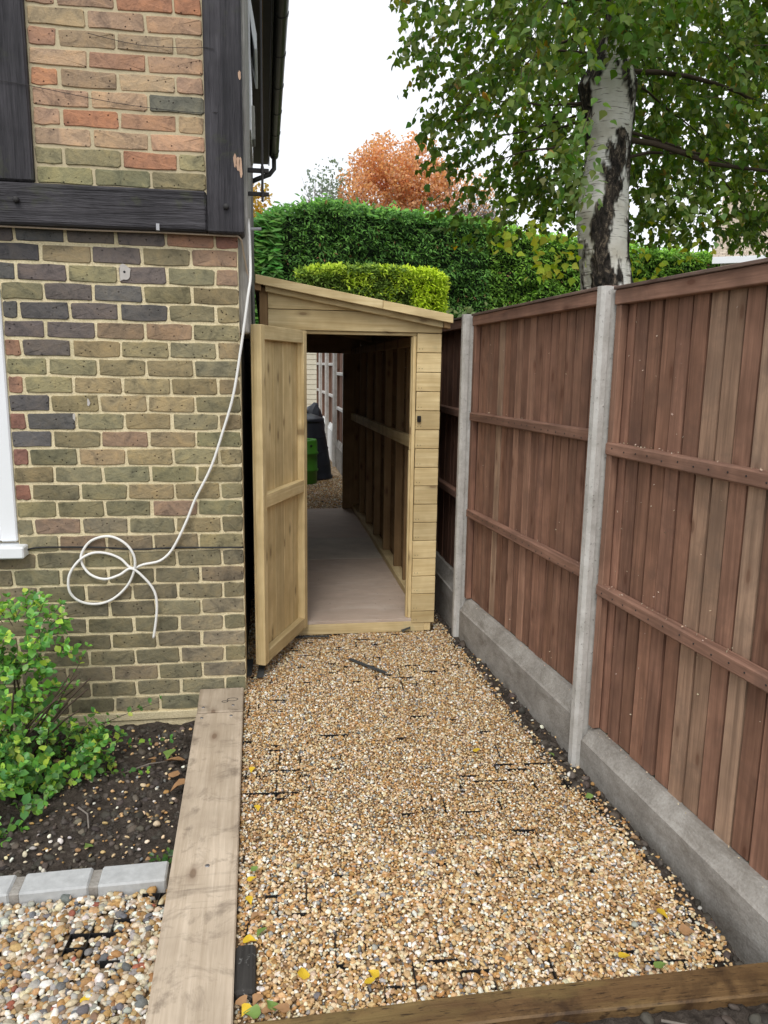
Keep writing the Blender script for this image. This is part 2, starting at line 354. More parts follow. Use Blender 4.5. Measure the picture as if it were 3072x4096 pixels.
def lathe(name, prof, mat, parent=None, loc=(0, 0, 0), seg=32):
    V = []; F = []; n = len(prof)
    for r, z in prof:
        for k in range(seg): a_ = 2*math.pi*k/seg; V.append((r*math.cos(a_), r*math.sin(a_), z))
    for i in range(n-1):
        for k in range(seg): F.append((i*seg+k, i*seg+(k+1) % seg, (i+1)*seg+(k+1) % seg, (i+1)*seg+k))
    F.append(tuple(range(seg))[::-1]); F.append(tuple(range((n-1)*seg, n*seg)))
    return obj(name, pymesh(name, V, F, mat, True), None, parent, loc)
def scatter(name, tv, tf, P, R, S, col, mat, parent=None, loc=(0, 0, 0), smooth=False):
    tv = np.asarray(tv, float); tf = np.asarray(tf, int); n, k = len(P), len(tv)
    S = np.asarray(S, float); S = S[:, None, None] if S.ndim == 1 else S[:, None, :]
    if tv.ndim == 2: tvs = tv[None]*S
    else: tvs = tv*S; k = tv.shape[1]
    V = np.einsum('nij,nkj->nki', R, np.broadcast_to(tvs, (n, k, 3))) + (np.asarray(P)-np.asarray(loc))[:, None, :]
    F = (tf[None]+k*np.arange(n)[:, None, None]).reshape(-1, 3)
    me = bpy.data.meshes.new(name); me.vertices.add(n*k); me.vertices.foreach_set('co', V.ravel())
    me.loops.add(F.size); me.loops.foreach_set('vertex_index', F.ravel().astype(np.int32))
    me.polygons.add(len(F)); me.polygons.foreach_set('loop_start', np.arange(0, F.size, 3, dtype=np.int32))
    me.polygons.foreach_set('loop_total', np.full(len(F), 3, np.int32))
    if smooth: me.polygons.foreach_set('use_smooth', np.ones(len(F), bool))
    at = me.color_attributes.new('Col', 'FLOAT_COLOR', 'POINT')
    cc = np.ones((n, k, 4)); cc[:, :, :3] = np.asarray(col)[:, None, :]; at.data.foreach_set('color', cc.ravel())
    me.update(); me.validate(); me.materials.append(mat)
    return obj(name, me, None, parent, loc)
def unit(a_): return a_/np.maximum(np.linalg.norm(a_, axis=-1, keepdims=True), 1e-9)
def frames(f, nrm):
    f = unit(f); y = unit(np.cross(nrm, f)); z = np.cross(f, y); return np.stack([f, y, z], -1)
def jitcol(base, n, v=.2, hue=.08):
    base = np.asarray(base); return np.clip(base*(1+RNG.uniform(-v, v, (n, 1)))*(1+RNG.uniform(-hue, hue, (n, 3))), 0, 1)

# ------------------------------------------------------------------ ground and soil
g = pymesh('ground', [(-60, -20, -.32), (60, -20, -.32), (60, 90, -.32), (-60, 90, -.32)], [(0, 1, 2, 3)], M['ground'])
tag(obj('ground', g, None), 'bare dark earth around the path and gardens', 'ground', kind='structure')
def heightfield(name, x0, x1, y0, y1, step, fz, mat, label):
    nx, ny = int((x1-x0)/step)+1, int((y1-y0)/step)+1
    V = []
    for j in range(ny):
        for i in range(nx):
            x, y = x0+(x1-x0)*i/(nx-1), y0+(y1-y0)*j/(ny-1); V.append((x, y, fz(x, y)))
    F = [(j*nx+i, j*nx+i+1, (j+1)*nx+i+1, (j+1)*nx+i) for j in range(ny-1) for i in range(nx-1)]
    return tag(obj(name, pymesh(name, V, F, mat, False), None), label, 'soil', kind='structure')
def fbm(x, y, s, o=4): return noise.fractal(Vector((x*s, y*s, 3.7)), .9, 2.1, o)
heightfield('soil_bed', -1.6, -.24, 2.40, 3.72, .011, lambda x, y: -.148+.016*fbm(x, y, 9)+.007*fbm(x, y, 40, 3)-.05*max(0, 2.50-y), M['soil'], 'dark crumbly soil of the raised planting bed by the brick wall')
def edge_x(y):   # where gravel gives way to the trench along the fence
    pts = [(1.55, 1.275), (1.7, 1.275), (2.03, 1.290), (2.48, 1.255), (2.70, 1.19), (3.25, 1.165), (4.28, 1.115), (6.5, 1.10)]
    for (ya, xa), (yb, xb) in zip(pts, pts[1:]):
        if y <= yb: return xa+(xb-xa)*(y-ya)/(yb-ya)
    return 1.10
def strip_z(x, y):
    e = edge_x(y); d = x-e
    return -.006-float(np.interp(y, [1.6, 2.0, 2.75, 3.2, 4.4], [.10, .085, .018, .012, .010]))*min(1, max(0, d/.07))+.013*fbm(x, y, 14)+.006*fbm(x, y, 50, 3)-(.012 if d < -.03 else 0)
heightfield('soil_trench', 1.04, 1.50, 1.50, 6.5, .012, strip_z, M['soil'], 'dark damp soil trench along the foot of the fence')
verge_z = lambda x, y: .002-.10*max(0, 1.55-y)+.012*fbm(x, y, 9)
heightfield('soil_verge', -.07, 1.75, .75, 1.60, .014, lambda x, y: verge_z(x, y)+.008*fbm(x, y, 40, 3), M['soil'], 'rooty dark soil in front of the cross timber')

# ------------------------------------------------------------------ gravel
def stone_templates(k, sub):
    out = []
    for i in range(k):
        bm = bmesh.new(); bmesh.ops.create_icosphere(bm, subdivisions=sub, radius=1.)
        sx, sy, sz = 1., random.uniform(.62, .95), random.uniform(.42, .68)
        off = Vector((random.uniform(0, 99), random.uniform(0, 99), 0))
        for v_ in bm.verts:
            q = 1+.36*noise.noise(v_.co*1.2+off)+.18*noise.noise(v_.co*2.6+off)
            v_.co = Vector((v_.co.x*sx*q, v_.co.y*sy*q, v_.co.z*sz*q))
        bm.verts.ensure_lookup_table()
        V = np.array([v_.co[:] for v_ in bm.verts]); F = np.array([[v_.index for v_ in f_.verts] for f_ in bm.faces]); bm.free(); out.append((V, F))
    return out
PAL = np.array([(.53, .35, .17), (.67, .54, .35), (.77, .73, .63), (.42, .235, .085), (.28, .17, .085), (.36, .345, .315), (.15, .15, .15), (.60, .44, .25), (.70, .60, .43)])
PW = np.array([.21, .15, .10, .18, .12, .05, .03, .12, .07])
PAL2 = np.array([(.43, .28, .13), (.55, .46, .32), (.68, .65, .57), (.33, .185, .07), (.25, .17, .10), (.33, .32, .29), (.14, .14, .145), (.48, .41, .30), (.30, .10, .06)])
PW2 = np.array([.17, .16, .15, .11, .09, .12, .06, .125, .015])
def pebbles(name, pts, zf, smin, smax, tmpl, pal, pw, label, tilt=.45):
    n = len(pts); pts = np.asarray(pts)
    yaw = RNG.uniform(0, 2*math.pi, n); f = np.stack([np.cos(yaw), np.sin(yaw), RNG.normal(0, tilt, n)], -1)
    nr = np.stack([RNG.normal(0, tilt, n), RNG.normal(0, tilt, n), np.ones(n)], -1); R = frames(f, nr)
    S = RNG.uniform(smin, smax, n)*RNG.choice([.62, .75, .9, 1, 1.05, 1.4], n)
    z = np.array([zf(x, y) for x, y in pts])+RNG.uniform(-.35, .35, n)*S
    P = np.concatenate([pts, z[:, None]], 1)
    col = np.clip(pal[RNG.choice(len(pal), n, p=pw/pw.sum())]*(1+RNG.uniform(-.22, .22, (n, 1)))*(1+RNG.uniform(-.06, .06, (n, 3))), 0, .85)
    ti = RNG.integers(0, len(tmpl), n); tv = np.stack([t[0] for t in tmpl])[ti]
    return scatter(name, tv, tmpl[0][1], P, R, S, col, M['stone'], smooth=True)
def jgrid(x0, x1, y0, y1, s, keep):
    xs, ys = np.meshgrid(np.arange(x0, x1, s), np.arange(y0, y1, s)); P = np.stack([xs.ravel(), ys.ravel()], -1)+RNG.uniform(-.55, .55, (xs.size, 2))*s
    return P[np.array([keep(x, y) for x, y in P])]
# ground grids: black mesh that shows where the stones have settled
GP = .042
ga = rad(-4.)
def grid_uv(x, y): return (x*math.cos(ga)+y*math.sin(ga), -x*math.sin(ga)+y*math.cos(ga))
def grid_xy(u, v_): return (u*math.cos(ga)-v_*math.sin(ga), u*math.sin(ga)+v_*math.cos(ga))
def showgrid(x, y, th=.60): return noise.noise(Vector((x*3.1+5, y*3.1, 1.3)))+.45*noise.noise(Vector((x*11, y*11, 7.))) > th
def bar_on(u, v_, d):      # runs of single bars along a grid line
    a_, l_ = (u, round(v_/GP)) if d == 0 else (v_, round(u/GP))
    return noise.noise(Vector((a_*7.5, l_*9.73+(3.3 if d else 0), 4.1)))+.35*noise.noise(Vector((u*2.2, v_*2.2, 8.))) > .47
def onbar(x, y):
    u, v_ = grid_uv(x, y)
    if abs((v_/GP+.5) % 1-.5)*GP < .0036 and bar_on(u, v_, 0): return True
    return abs((u/GP+.5) % 1-.5)*GP < .0036 and bar_on(u, v_, 1)
def inpath(x, y):
    return y < 4.50 or x < -.0 or x > 1.03
SLX = lambda y: -.121+(3.70-y)*.0118     # garden side of path: sleeper edge
def keep_path(x, y):
    lim = edge_x(y)+.02*noise.noise(Vector((x*8, y*8, 0)))
    if x > lim-.005 or (x > lim-.05 and random.random() < .5): return False
    if not inpath(x, y) or x < SLX(y)+.004 or y < 1.688: return False
    if -.10 < x < -.04 and 1.75 < y < 1.935: return False
    if onbar(x, y): return False
    return True
underV = [(-.125, 1.66, -.012), (1.20, 1.66, -.012), (1.16, 3.2, -.012), (1.08, 4.6, -.012), (1.08, 6.4, -.012), (-.13, 6.4, -.012), (-.13, 3.5, -.012)]
tag(obj('gravel_path', pymesh('gravel_path', underV, [tuple(range(7))], M['underlay']), None), 'compacted bed under the pale gravel path', 'path', kind='structure')
T2 = stone_templates(14, 2); T1 = stone_templates(14, 1)
zf = lambda x, y: .004*noise.noise(Vector((x*4, y*4, 0)))-.002
pn = jgrid(-.14, 1.36, 1.66, 2.35, .0084, keep_path); pf = jgrid(-.14, 1.36, 2.35, 4.62, .0082, keep_path)
pe = jgrid(-.14, 0, 4.62, 6.2, .013, keep_path); pg = jgrid(1.02, 1.13, 4.62, 6.2, .013, keep_path)
tag(pebbles('gravel', pn, zf, .0046, .0082, T2, PAL, PW, ''), 'golden brown pea gravel covering the nearer end of the path', 'gravel', kind='stuff')
tag(pebbles('gravel', np.concatenate([pf, pe, pg]), zf, .0044, .0076, T1, PAL, PW, ''), 'golden brown pea gravel covering the path up to the shed', 'gravel', kind='stuff')
def keep_bed(x, y): return x < SLX(y)-.212 and y < 2.375+.02*(x+.35) and not (showgrid(x*1.3+3, y*1.3, .26) and y > 2.0 and onbar2(x, y))
GP2 = .058
def onbar2(x, y):
    u, v_ = grid_uv(x, y); return min(abs((u/GP2+.5) % 1-.5)*GP2, abs((v_/GP2+.5) % 1-.5)*GP2) < .009
pb = jgrid(-1.05, -.28, 1.35, 2.42, .0140, keep_bed)
zb = lambda x, y: -.113
tag(pebbles('pebbles', np.concatenate([pb, jgrid(-1.05, -.28, 1.35, 2.42, .019, keep_bed)]), zb, .0080, .0140, T2, PAL2, PW2, '', .35), 'mixed grey and tan pebbles beside the timber sleeper', 'pebbles', kind='stuff')
obj_ = pymesh('pebble_base', [(-1.6, .9, -.128), (-.26, .9, -.128), (-.28, 2.44, -.128), (-1.6, 2.44, -.128)], [(0, 1, 2, 3)], M['underlay'])
tag(obj('pebble_base', obj_, None), 'compacted base under the grey and tan pebbles', 'ground', kind='structure')
def gridobj(name, cells, pitch, zb_, h, wd, mask, x0, x1, y0, y1, label):
    V = []; F = []
    u0_, v0_ = grid_uv((x0+x1)/2, (y0+y1)/2); nn = int(max(x1-x0, y1-y0)/pitch)+3
    iu, iv = round(u0_/pitch), round(v0_/pitch)
    for i in range(-nn, nn):
        for j in range(-nn, nn):
            for d in (0, 1):
                ua, va = (iu+i)*pitch, (iv+j)*pitch; ub, vb = (ua+pitch, va) if d == 0 else (ua, va+pitch)
                xa, ya = grid_xy((ua+ub)/2, (va+vb)/2)
                if not (x0 < xa < x1 and y0 < ya < y1) or not mask(xa, ya, d): continue
                dx, dy = (0, wd) if d == 0 else (wd, 0); o_ = len(V)
                for (u_, v_) in ((ua-dx, va-dy), (ub+dx*0-0, vb-dy), (ub, vb+dy), (ua, va+dy)) if d == 0 else ((ua-dx, va), (ua+dx, va), (ub+dx, vb), (ub-dx, vb)):
                    X_, Y_ = grid_xy(u_, v_); V.append((X_, Y_, zb_+h)); 
                for q in range(4): V.append((V[o_+q][0], V[o_+q][1], zb_-.02))
                F += [(o_, o_+1, o_+2, o_+3)]+[(o_+q, o_+4+q, o_+4+(q+1) % 4, o_+(q+1) % 4) for q in range(4)]
    me = pymesh(name, V, F, M['black'])
    return tag(obj(name, me, None), label, 'ground grid', kind='stuff')
gridobj('gravel_grid', None, GP, 0, .0035, .0011, lambda x, y, d: bar_on(*grid_uv(x, y), d) and x < edge_x(y)-.02 and x > SLX(y)+.01 and not (0 < x < 1.03 and y > 4.48), -.1, 1.3, 1.70, 4.5, 'black plastic mesh showing through the gravel path')
keep_x = lambda x, y: x < SLX(y)-.215 and y < 2.375
gridobj('pebble_grid', None, GP2, -.110, .006, .0012, lambda x, y, d: showgrid(x*1.3+3, y*1.3, .26) and y > 2.0 and keep_x(x, y), -1.0, -.3, 1.98, 2.40, 'black plastic mesh showing through the grey and tan pebbles')
# loose stones and crumbs on the soil
def loose(name, pts, zfun, a, b_, label, pal=PAL, pw=PW):
    return tag(pebbles(name, np.array(pts), zfun, a, b_, T2[:8], pal, pw, ''), label, 'pebbles', kind='stuff')
pts = [(x, y) for x, y in zip(RNG.uniform(-.95, -.36, 420), RNG.uniform(2.50, 3.62, 420)) if noise.noise(Vector((x*5, y*5, 2))) > -.05 or random.random() < .25]
loose('stray_pebbles', pts, lambda x, y: -.140+.016*fbm(x, y, 9), .005, .0105, 'stray pale pebbles lying on the dark soil of the bed')
SOILP = np.array([(.06, .05, .041), (.09, .074, .06), (.042, .035, .029), (.14, .118, .094)])
pts = [(x, y) for x, y in zip(RNG.uniform(-1.3, -.36, 1500), RNG.uniform(2.50, 3.66, 1500))]
tag(pebbles('soil_crumbs', np.array(pts), lambda x, y: -.148+.016*fbm(x, y, 9), .005, .017, T2[:6], SOILP, np.array([.4, .3, .2, .1]), ''), 'loose crumbs of dark earth on the planting bed', 'soil', kind='stuff')
pts = [(x, y) for x, y in zip(RNG.uniform(1.10, 1.45, 900), RNG.uniform(1.55, 5.0, 900)) if edge_x(y)-.03 < x < edge_x(y)+.16]
tag(pebbles('soil_clods', np.array(pts), lambda x, y: strip_z(x, y), .006, .02, T2[:6], SOILP, np.array([.4, .3, .2, .1]), ''), 'dark clods of earth in the trench by the fence', 'soil', kind='stuff')
pts = [(x, y) for x, y in zip(RNG.uniform(-.1, 1.7, 700), RNG.uniform(1.1, 1.56, 700))]
tag(pebbles('soil_lumps', np.array(pts), lambda x, y: verge_z(x, y), .006, .02, T2[:6], SOILP, np.array([.4, .3, .2, .1]), ''), 'dark lumps of earth in front of the cross timber', 'soil', kind='stuff')
pts = [(edge_x(y)+random.uniform(-.02, .09)**1, y) for y in RNG.uniform(1.75, 4.2, 170)]
loose('spilled_gravel', pts, lambda x, y: strip_z(x, y)+.006, .0055, .0095, 'single gravel stones spilled into the dark trench by the fence')

# ------------------------------------------------------------------ timber edging
s = empty('sleeper_edging', (-.21, 2.4, 0), label='weathered tan timber sleeper running from the brick wall towards the viewer', cat='sleeper')
def slab(name, y0, y1, z0, z1, mat, parent):
    xr0, xr1 = SLX(y0), SLX(y1); lw = .212
    poly = [(xr0-lw+.004, y0), (xr0, y0), (xr1, y1), (xr1-lw, y1)]
    return prism(name, poly, 'Z', z0, z1, mat, parent, .004)
slab('plank', .95, 3.408, -.16, .030, M['sleeper'], s)
slab('end_block', 3.412, 3.676, -.16, .035, M['sleeper'], s)
for (x, y) in ((-.30, 3.46), (-.165, 3.47), (-.30, 3.36), (-.17, 3.37), (-.20, 2.28)):
    lathe('screw', [(.001, -.004), (.0075, -.004), (.007, .0005), (.003, -.001)], M['steel'], s, (x, y, .0365 if y > 3.41 else .0315), 12)
for (x, y, r) in ((-.17, 3.535, .022), (-.205, 3.515, .012)):
    tube('knot_ring', [(x+r*1.15*math.cos(t*math.pi/8), y+r*.75*math.sin(t*math.pi/8), .0352) for t in range(17)], .0016, M['rot_timber'], s, 5)
t = empty('cross_timber', (.6, 1.63, 0), label='wet brown timber beam laid across the near end of the gravel path', cat='timber')
prism('beam', [(-.092, 1.565), (.6, 1.578), (1.39, 1.560), (1.40, 1.668), (.6, 1.672), (-.093, 1.655)], 'Z', -.10, .030, M['wet_timber'], t, .005)
o = box('timber_block', (-.098, 1.757, -.10), (-.044, 1.930, .024), M['rot_timber'], None, .008)
tag(o, 'short blackened timber block wedged between sleeper and gravel', 'block')

# kerb blocks with mortar joints
k = empty('kerb_edging', (-.6, 2.43, -.14), label='pale grey concrete block edging between soil bed and pebbles', cat='kerb')
def kerb(x0, x1):
    y0 = 2.382+.02*((x0+x1)/2+.35); rz = .02
    return box('kerb_block', (x0, y0, -.17), (x1, y0+.105, -.078), M['kerb'], k, .006, (0, 0, rz+random.uniform(-.01, .01)))
for x0, x1 in ((-.562, -.345), (-.806, -.592), (-1.052, -.836), (-1.295, -1.08)): kerb(x0, x1)
for x0, x1 in ((-.595, -.559), (-.839, -.803), (-1.083, -1.049)):
    y0 = 2.388+.02*((x0+x1)/2+.35); box('mortar_joint', (x0, y0, -.17), (x1, y0+.092, -.084), M['concrete'], k, .004)

# ------------------------------------------------------------------ house
H = empty('house', (-1.0, 4.5, 0), label='brick and black timber framed house corner beside the gravel path', cat='house')
CX, WY = -.106, 3.70
C_OL = [(.265, .222, .128), (.235, .21, .128), (.28, .222, .132), (.215, .195, .122), (.25, .222, .132)]
C_DK = [(.105, .10, .102), (.13, .113, .11), (.12, .113, .11), (.145, .122, .113)]
C_RD = [(.28, .14, .10), (.25, .13, .10), (.29, .165, .115)]
C_BR = [(.29, .205, .138), (.25, .178, .125), (.27, .195, .142)]
C_LO = [(.205, .182, .115), (.22, .19, .122), (.19, .172, .113), (.21, .178, .12), (.225, .192, .135)]
BM = {}
def brickmesh(L, Hh, var):
    k_ = (round(L, 3), round(Hh, 3), var)
    if k_ in BM: return BM[k_]
    rr = random.Random(hash(k_) % 9999); a_, h_ = L/2, Hh/2; out = []
    top = [(-a_+.006, h_), (-a_*.35, h_), (a_*.3, h_), (a_-.006, h_)]; sd_ = [(a_, h_-.006), (a_, -h_+.006)]
    bot = [(a_-.006, -h_), (a_*.3, -h_), (-a_*.35, -h_), (-a_+.006, -h_)]; sl = [(-a_, -h_+.006), (-a_, h_-.006)]
    ring = [(x+rr.uniform(-.0034, .0030), z+rr.uniform(-.0034, .0030)) for x, z in top+sd_+bot+sl]
    n_ = len(ring); V = [(x, .045, z) for x, z in ring]+[(x, .0035, z) for x, z in ring]
    V += [(x-math.copysign(.0028, x), -.001+rr.uniform(-.0016, .0016), z-math.copysign(.0028, z)) for x, z in ring]+[(0, -.002, 0)]
    F = []
    for i in range(n_):
        j = (i+1) % n_; F += [(i, j, n_+j, n_+i), (n_+i, n_+j, 2*n_+j, 2*n_+i), (2*n_+i, 2*n_+j, 3*n_)]
    me = pymesh('brick', V, F, M['brick']); bm = bmesh.new(); bm.from_mesh(me); bmesh.ops.recalc_face_normals(bm, faces=bm.faces[:]); bm.to_mesh(me); bm.free()
    BM[k_] = me; return me
def brick(x0, x1, z, hh, y, col, parent=H):
    L = x1-x0-.0115
    if L < .02: return
    o = obj('brick', brickmesh(L, hh-.0115, random.randrange(5)), None, parent, ((x0+x1)/2, y+random.uniform(-.0015, .0015), z+hh/2), (random.uniform(-.006, .006), random.uniform(-.005, .005), random.uniform(-.006, .006)))
    k_ = random.uniform(.84, 1.16); o.color = (*[max(.02, q*k_*random.uniform(.97, 1.03)) for q in col], 1)
PB, CB = .2117, .0810
def lowercol(r, i, x):
    if r <= 6:
        if i >= 2 and random.random() < .72: return random.choice(C_DK)
        if r == 1: return random.choice(C_RD+C_DK+C_DK)
        return random.choice(C_OL+C_BR[:1])
    if r <= 15:
        if x < -1.06 and r % 2: return random.choice(C_RD)
        if x < -.9 and random.random() < .4: return random.choice(C_DK+C_BR[:1])
        if x > -.2 and r in (9, 11): return C_BR[0]
        return random.choice(C_OL+C_OL+C_OL+C_OL+C_BR[1:])
    if r <= 18: return random.choice(C_OL+C_LO+C_BR[1:2])
    return random.choice(C_LO)
ZT = 2.110+CB      # top of first full course line
for r in range(1, 31):
    z = ZT-CB*r; x1 = CX; i = 0
    if r == 29: continue
    zz = z if r < 29 else z+.030
    x = CX; first = PB/2 if r % 2 else PB
    while x > -1.62:
        x0 = x-(first if i == 0 else PB)
        lim = -1.130 if (zz+CB > .79 and zz < 1.925) else -9
        xa = max(x0, lim)
        if x > lim+.01: brick(xa, x, zz+(0 if r < 29 else .01), CB, WY+(0 if r < 29 else .012), lowercol(r, i, xa))
        x = x0; i += 1
box('mortar', (-1.130, WY+.0052, -.30), (CX-.0045, WY+.24, 2.2), M['mortar'], H, 0)
box('mortar', (-3.4, WY+.0052, -.30), (-1.131, WY+.24, .775), M['mortar'], H, 0)
box('mortar', (-3.4, WY+.0052, 1.925), (-1.131, WY+.24, 2.2), M['mortar'], H, 0)
prism('mortar_fillet', [(WY-.008, -.160+.079), (WY+.012, -.160+.079), (WY+.012, -.120), (WY-.006, -.120)], 'X', -1.6, -.34, M['mortar'], H, .002)
# upper framed brick panel
PCOL = [(.40, .255, .175), (.38, .255, .172), (.36, .255, .168), (.32, .25, .158), (.40, .24, .162), (.37, .265, .18), (.39, .262, .182)]
PX0, PX1, PY = -.941, -.238, 3.65
for r in range(0, 13):
    z = 2.342+.0766*r; x = PX1+(.002); i = 0
    offx = .118 if r % 2 == 1 else .235
    while x > PX0+.01:
        x0 = max(PX0, x-(offx if i == 0 else .235))
        col = random.choice(PCOL)
        q = random.random()
        if q < .08: col = (.13, .125, .10)
        elif q < .15: col = (.42, .215, .13)
        elif r < 2: col = random.choice([(.25, .225, .13), (.22, .205, .13), (.28, .23, .14)])
        brick(x0, x, z, .0766, PY, col); x = x0; i += 1
box('mortar', (PX0-.01, PY+.004, 2.33), (PX1+.01, PY+.12, 5.2), M['panel_mortar'], H, 0)
box('sill_beam', (-1.75, 3.620, 2.172), (-.2385, 3.76, 2.340), M['black_x'], H, .008)
box('corner_post', (-.236, 3.617, 2.168), (-.079, 3.76, 5.1), M['black_z'], H, .008)
box('frame_post', (-1.75, 3.621, 2.344), (-.943, 3.76, 5.1), M['black_z'], H, .008)
for x, z in ((-1.015, 2.268), (-.154, 2.277)):
    o = lathe('peg', [(.013, 0), (.0125, .018), (.010, .022)], M['iron'], H, (x, 3.622, z), 14); o.rotation_euler = (rad(90), 0, 0)
# bare patch of chipped paint on corner post
for (x, z, w_, h_) in ((-.112, 2.465, .010, .030), (-.099, 2.455, .009, .036), (-.089, 2.44, .008, .045), (-.088, 2.81, .007, .022)):
    V = []; nn = 12
    for q in range(nn): a_ = 2*math.pi*q/nn; rr = random.uniform(.6, 1.1); V.append((w_*rr*math.cos(a_), 0, h_*rr*math.sin(a_)))
    obj('bare_patch', pymesh('bare_patch', V, [tuple(range(nn))], M['barewood']), None, H, (x, 3.6155, z))
for (x, z, w_, h_) in ((-.605, 1.995, .030, .042), (-.787, 1.425, .007, .022), (-.852, 1.362, .006, .020)):
    V = []; nn = 14
    for q in range(nn): a_ = 2*math.pi*q/nn; rr = random.uniform(.65, 1.1); V.append((w_*rr*math.cos(a_), 0, h_*rr*math.sin(a_)))
    obj('filler_patch', pymesh('filler_patch', V, [tuple(range(nn))], M['filler']), None, H, (x, WY-.0068, z))
lathe('drill_hole', [(.005, 0), (.005, .001)], M['black'], H, (-.605, WY-.0075, 2.0), 10).rotation_euler = (rad(90), 0, 0)
# thin wires stapled across the panel
for pts in ([(-.70, 3.641, 2.935), (-.5, 3.640, 2.905), (-.30, 3.634, 2.905), (-.22, 3.614, 2.905), (-.19, 3.612, 2.90)], [(-1.2, 3.616, 2.74), (-.95, 3.616, 2.715), (-.6, 3.640, 2.675), (-.3, 3.634, 2.655), (-.18, 3.612, 2.655)]):
    tube('wire', pts, .0013, M['iron'], H, 5, 4)
# side wall, weathered side post, soffit, gutter
box('side_wall', (-.40, WY+.10, -.2), (-.112, 10.9, 4.2), M['soffit'], H, 0)  # dark soffit colour on the wall stands in for shade behind the open door
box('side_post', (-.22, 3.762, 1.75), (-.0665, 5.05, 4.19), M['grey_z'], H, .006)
box('soffit', (-.11, 3.3, 4.200), (.088, 10.95, 4.215), M['soffit'], H, .002)
box('soffit_bead', (.018, 3.3, 4.192), (.026, 10.95, 4.1995), M['deadleaf'], H, .001)
box('fascia', (.0895, 3.3, 4.185), (.104, 10.95, 4.36), M['soffit'], H, .002)
roofm = prism('roof', [(.20, 4.35), (-3.2, 6.1), (-3.2, 6.2), (.20, 4.42)], 'Y', 3.2, 11.0, M['tiles'], H)
gut = [(.057*math.cos(math.pi+q*math.pi/10), .057*math.sin(math.pi+q*math.pi/10)) for q in range(11)]
guti = [(.053*math.cos(2*math.pi-q*math.pi/10), .053*math.sin(2*math.pi-q*math.pi/10)+.001) for q in range(11)]
G = prism('gutter', [(.162+x, 4.262+z) for x, z in gut+guti], 'Y', 3.2, 10.72, M['gutter'], H)
for i in range(9):
    y = 4.2+.78*i
    gu = [(.162+1.09*x, 4.262+1.09*z) for x, z in gut]+[(.162+1.01*x, 4.262+1.01*z) for x, z in gut[::-1]]
    o = prism('gutter_union', gu, 'Y', y, y+.05, M['gutter'], H)
tube('downpipe', [(.158, 10.6, 4.22), (.158, 10.6, 4.07), (.10, 10.6, 4.0), (-.07, 10.6, 3.93), (-.13, 10.6, 3.90)], .03, M['gutter'], H, 10)
# opened window sash, frame and grey vent box on the side wall
W1 = empty('side_window', (-.08, 5.5, 3.2), parent=H)
box('window_frame', (-.075, 5.1, 3.0), (-.058, 5.95, 3.80), M['upvc'], W1, .003)
prism('sash', [(-.058, 3.80), (-.018, 3.57), (-.018, 3.49), (-.032, 3.49), (-.05, 3.6), (-.066, 3.78)], 'Y', 5.2, 5.9, M['upvc'], W1, .002)
box('vent_box', (-.07, 5.42, 3.035), (-.038, 5.60, 3.238), M['greybox'], H, .004)
p = tube('overflow_pipe', [(-.09, 4.4, 2.315), (-.006, 4.4, 2.32)], .008, M['pipe'], H, 10)
# aerial mast on wall bracket
A = empty('mast_bracket', (-.06, 4.0, 2.4), label='black iron wall bracket holding a thin upright mast on the timber corner', cat='bracket')
box('wall_plate', (-.072, 3.985, 2.395), (-.0655, 4.02, 2.535), M['iron'], A, .002)
box('arm', (-.0655, 3.992, 2.51), (.035, 4.008, 2.53), M['iron'], A, .002); box('arm', (-.0655, 3.992, 2.405), (.035, 4.008, 2.423), M['iron'], A, .002)
box('clamp', (-.004, 3.984, 2.503), (.012, 3.9915, 2.537), M['iron'], A, .001); box('clamp', (-.004, 3.984, 2.398), (.012, 3.9915, 2.43), M['iron'], A, .001)
tube('mast', [(.003, 3.978, 2.375), (.005, 3.978, 3.0), (.010, 3.978, 4.15)], .006, M['iron'], A, 8)
# white window at the far side of the wall
Wn = empty('window', (-1.5, WY, .77), parent=H)
box('window_frame', (-1.205, WY-.012, .790), (-1.1305, WY+.06, 1.920), M['upvc'], Wn, .006)
box('window_frame', (-2.3, WY-.012, .790), (-1.2052, WY+.06, .86), M['upvc'], Wn, .006)
box('window_frame', (-2.3, WY-.012, 1.85), (-1.2052, WY+.06, 1.920), M['upvc'], Wn, .006)
box('sash', (-1.262, WY+.004, .8605), (-1.2055, WY+.05, 1.8495), M['upvc'], Wn, .008)
box('pane', (-2.3, WY+.02, .861), (-1.263, WY+.03, 1.849), M['glass'], Wn, 0)
box('window_sill', (-2.4, WY-.075, .722), (-1.090, WY+.04, .776), M['upvc'], Wn, .006)

# ------------------------------------------------------------------ cables
def V3(l, y=3.665): return [(x, y, z) for x, z in l]
cab = [(-.062, 3.72, 2.25), (-.055, 3.69, 2.017), (-.069, 3.672, 1.903), (-.101, 3.672, 1.695), (-.142, 3.672, 1.467), (-.195, 3.675, 1.293), (-.252, 3.675, 1.130), (-.326, 3.675, .985), (-.362, 3.675, .897), (-.406, 3.675, .803), (-.45, 3.675, .729), (-.501, 3.675, .687), (-.575, 3.677, .671)]
lp = [(-.629, .655), (-.68, .700), (-.744, .727), (-.808, .729), (-.866, .695), (-.909, .627), (-.910, .549), (-.868, .499), (-.796, .482), (-.722, .504), (-.654, .568), (-.617, .646), (-.614, .716), (-.652, .777), (-.723, .810), (-.805, .789), (-.852, .729), (-.851, .678), (-.813, .629), (-.749, .608), (-.684, .626)]
tl = [(-.629, .655), (-.57, .605), (-.531, .546), (-.52, .484), (-.526, .403), (-.542, .309)]
cab += [(x, 3.680+(.012*math.sin(i*.9))-.004, z) for i, (x, z) in enumerate(lp)] + [(x, 3.668, z) for x, z in tl]
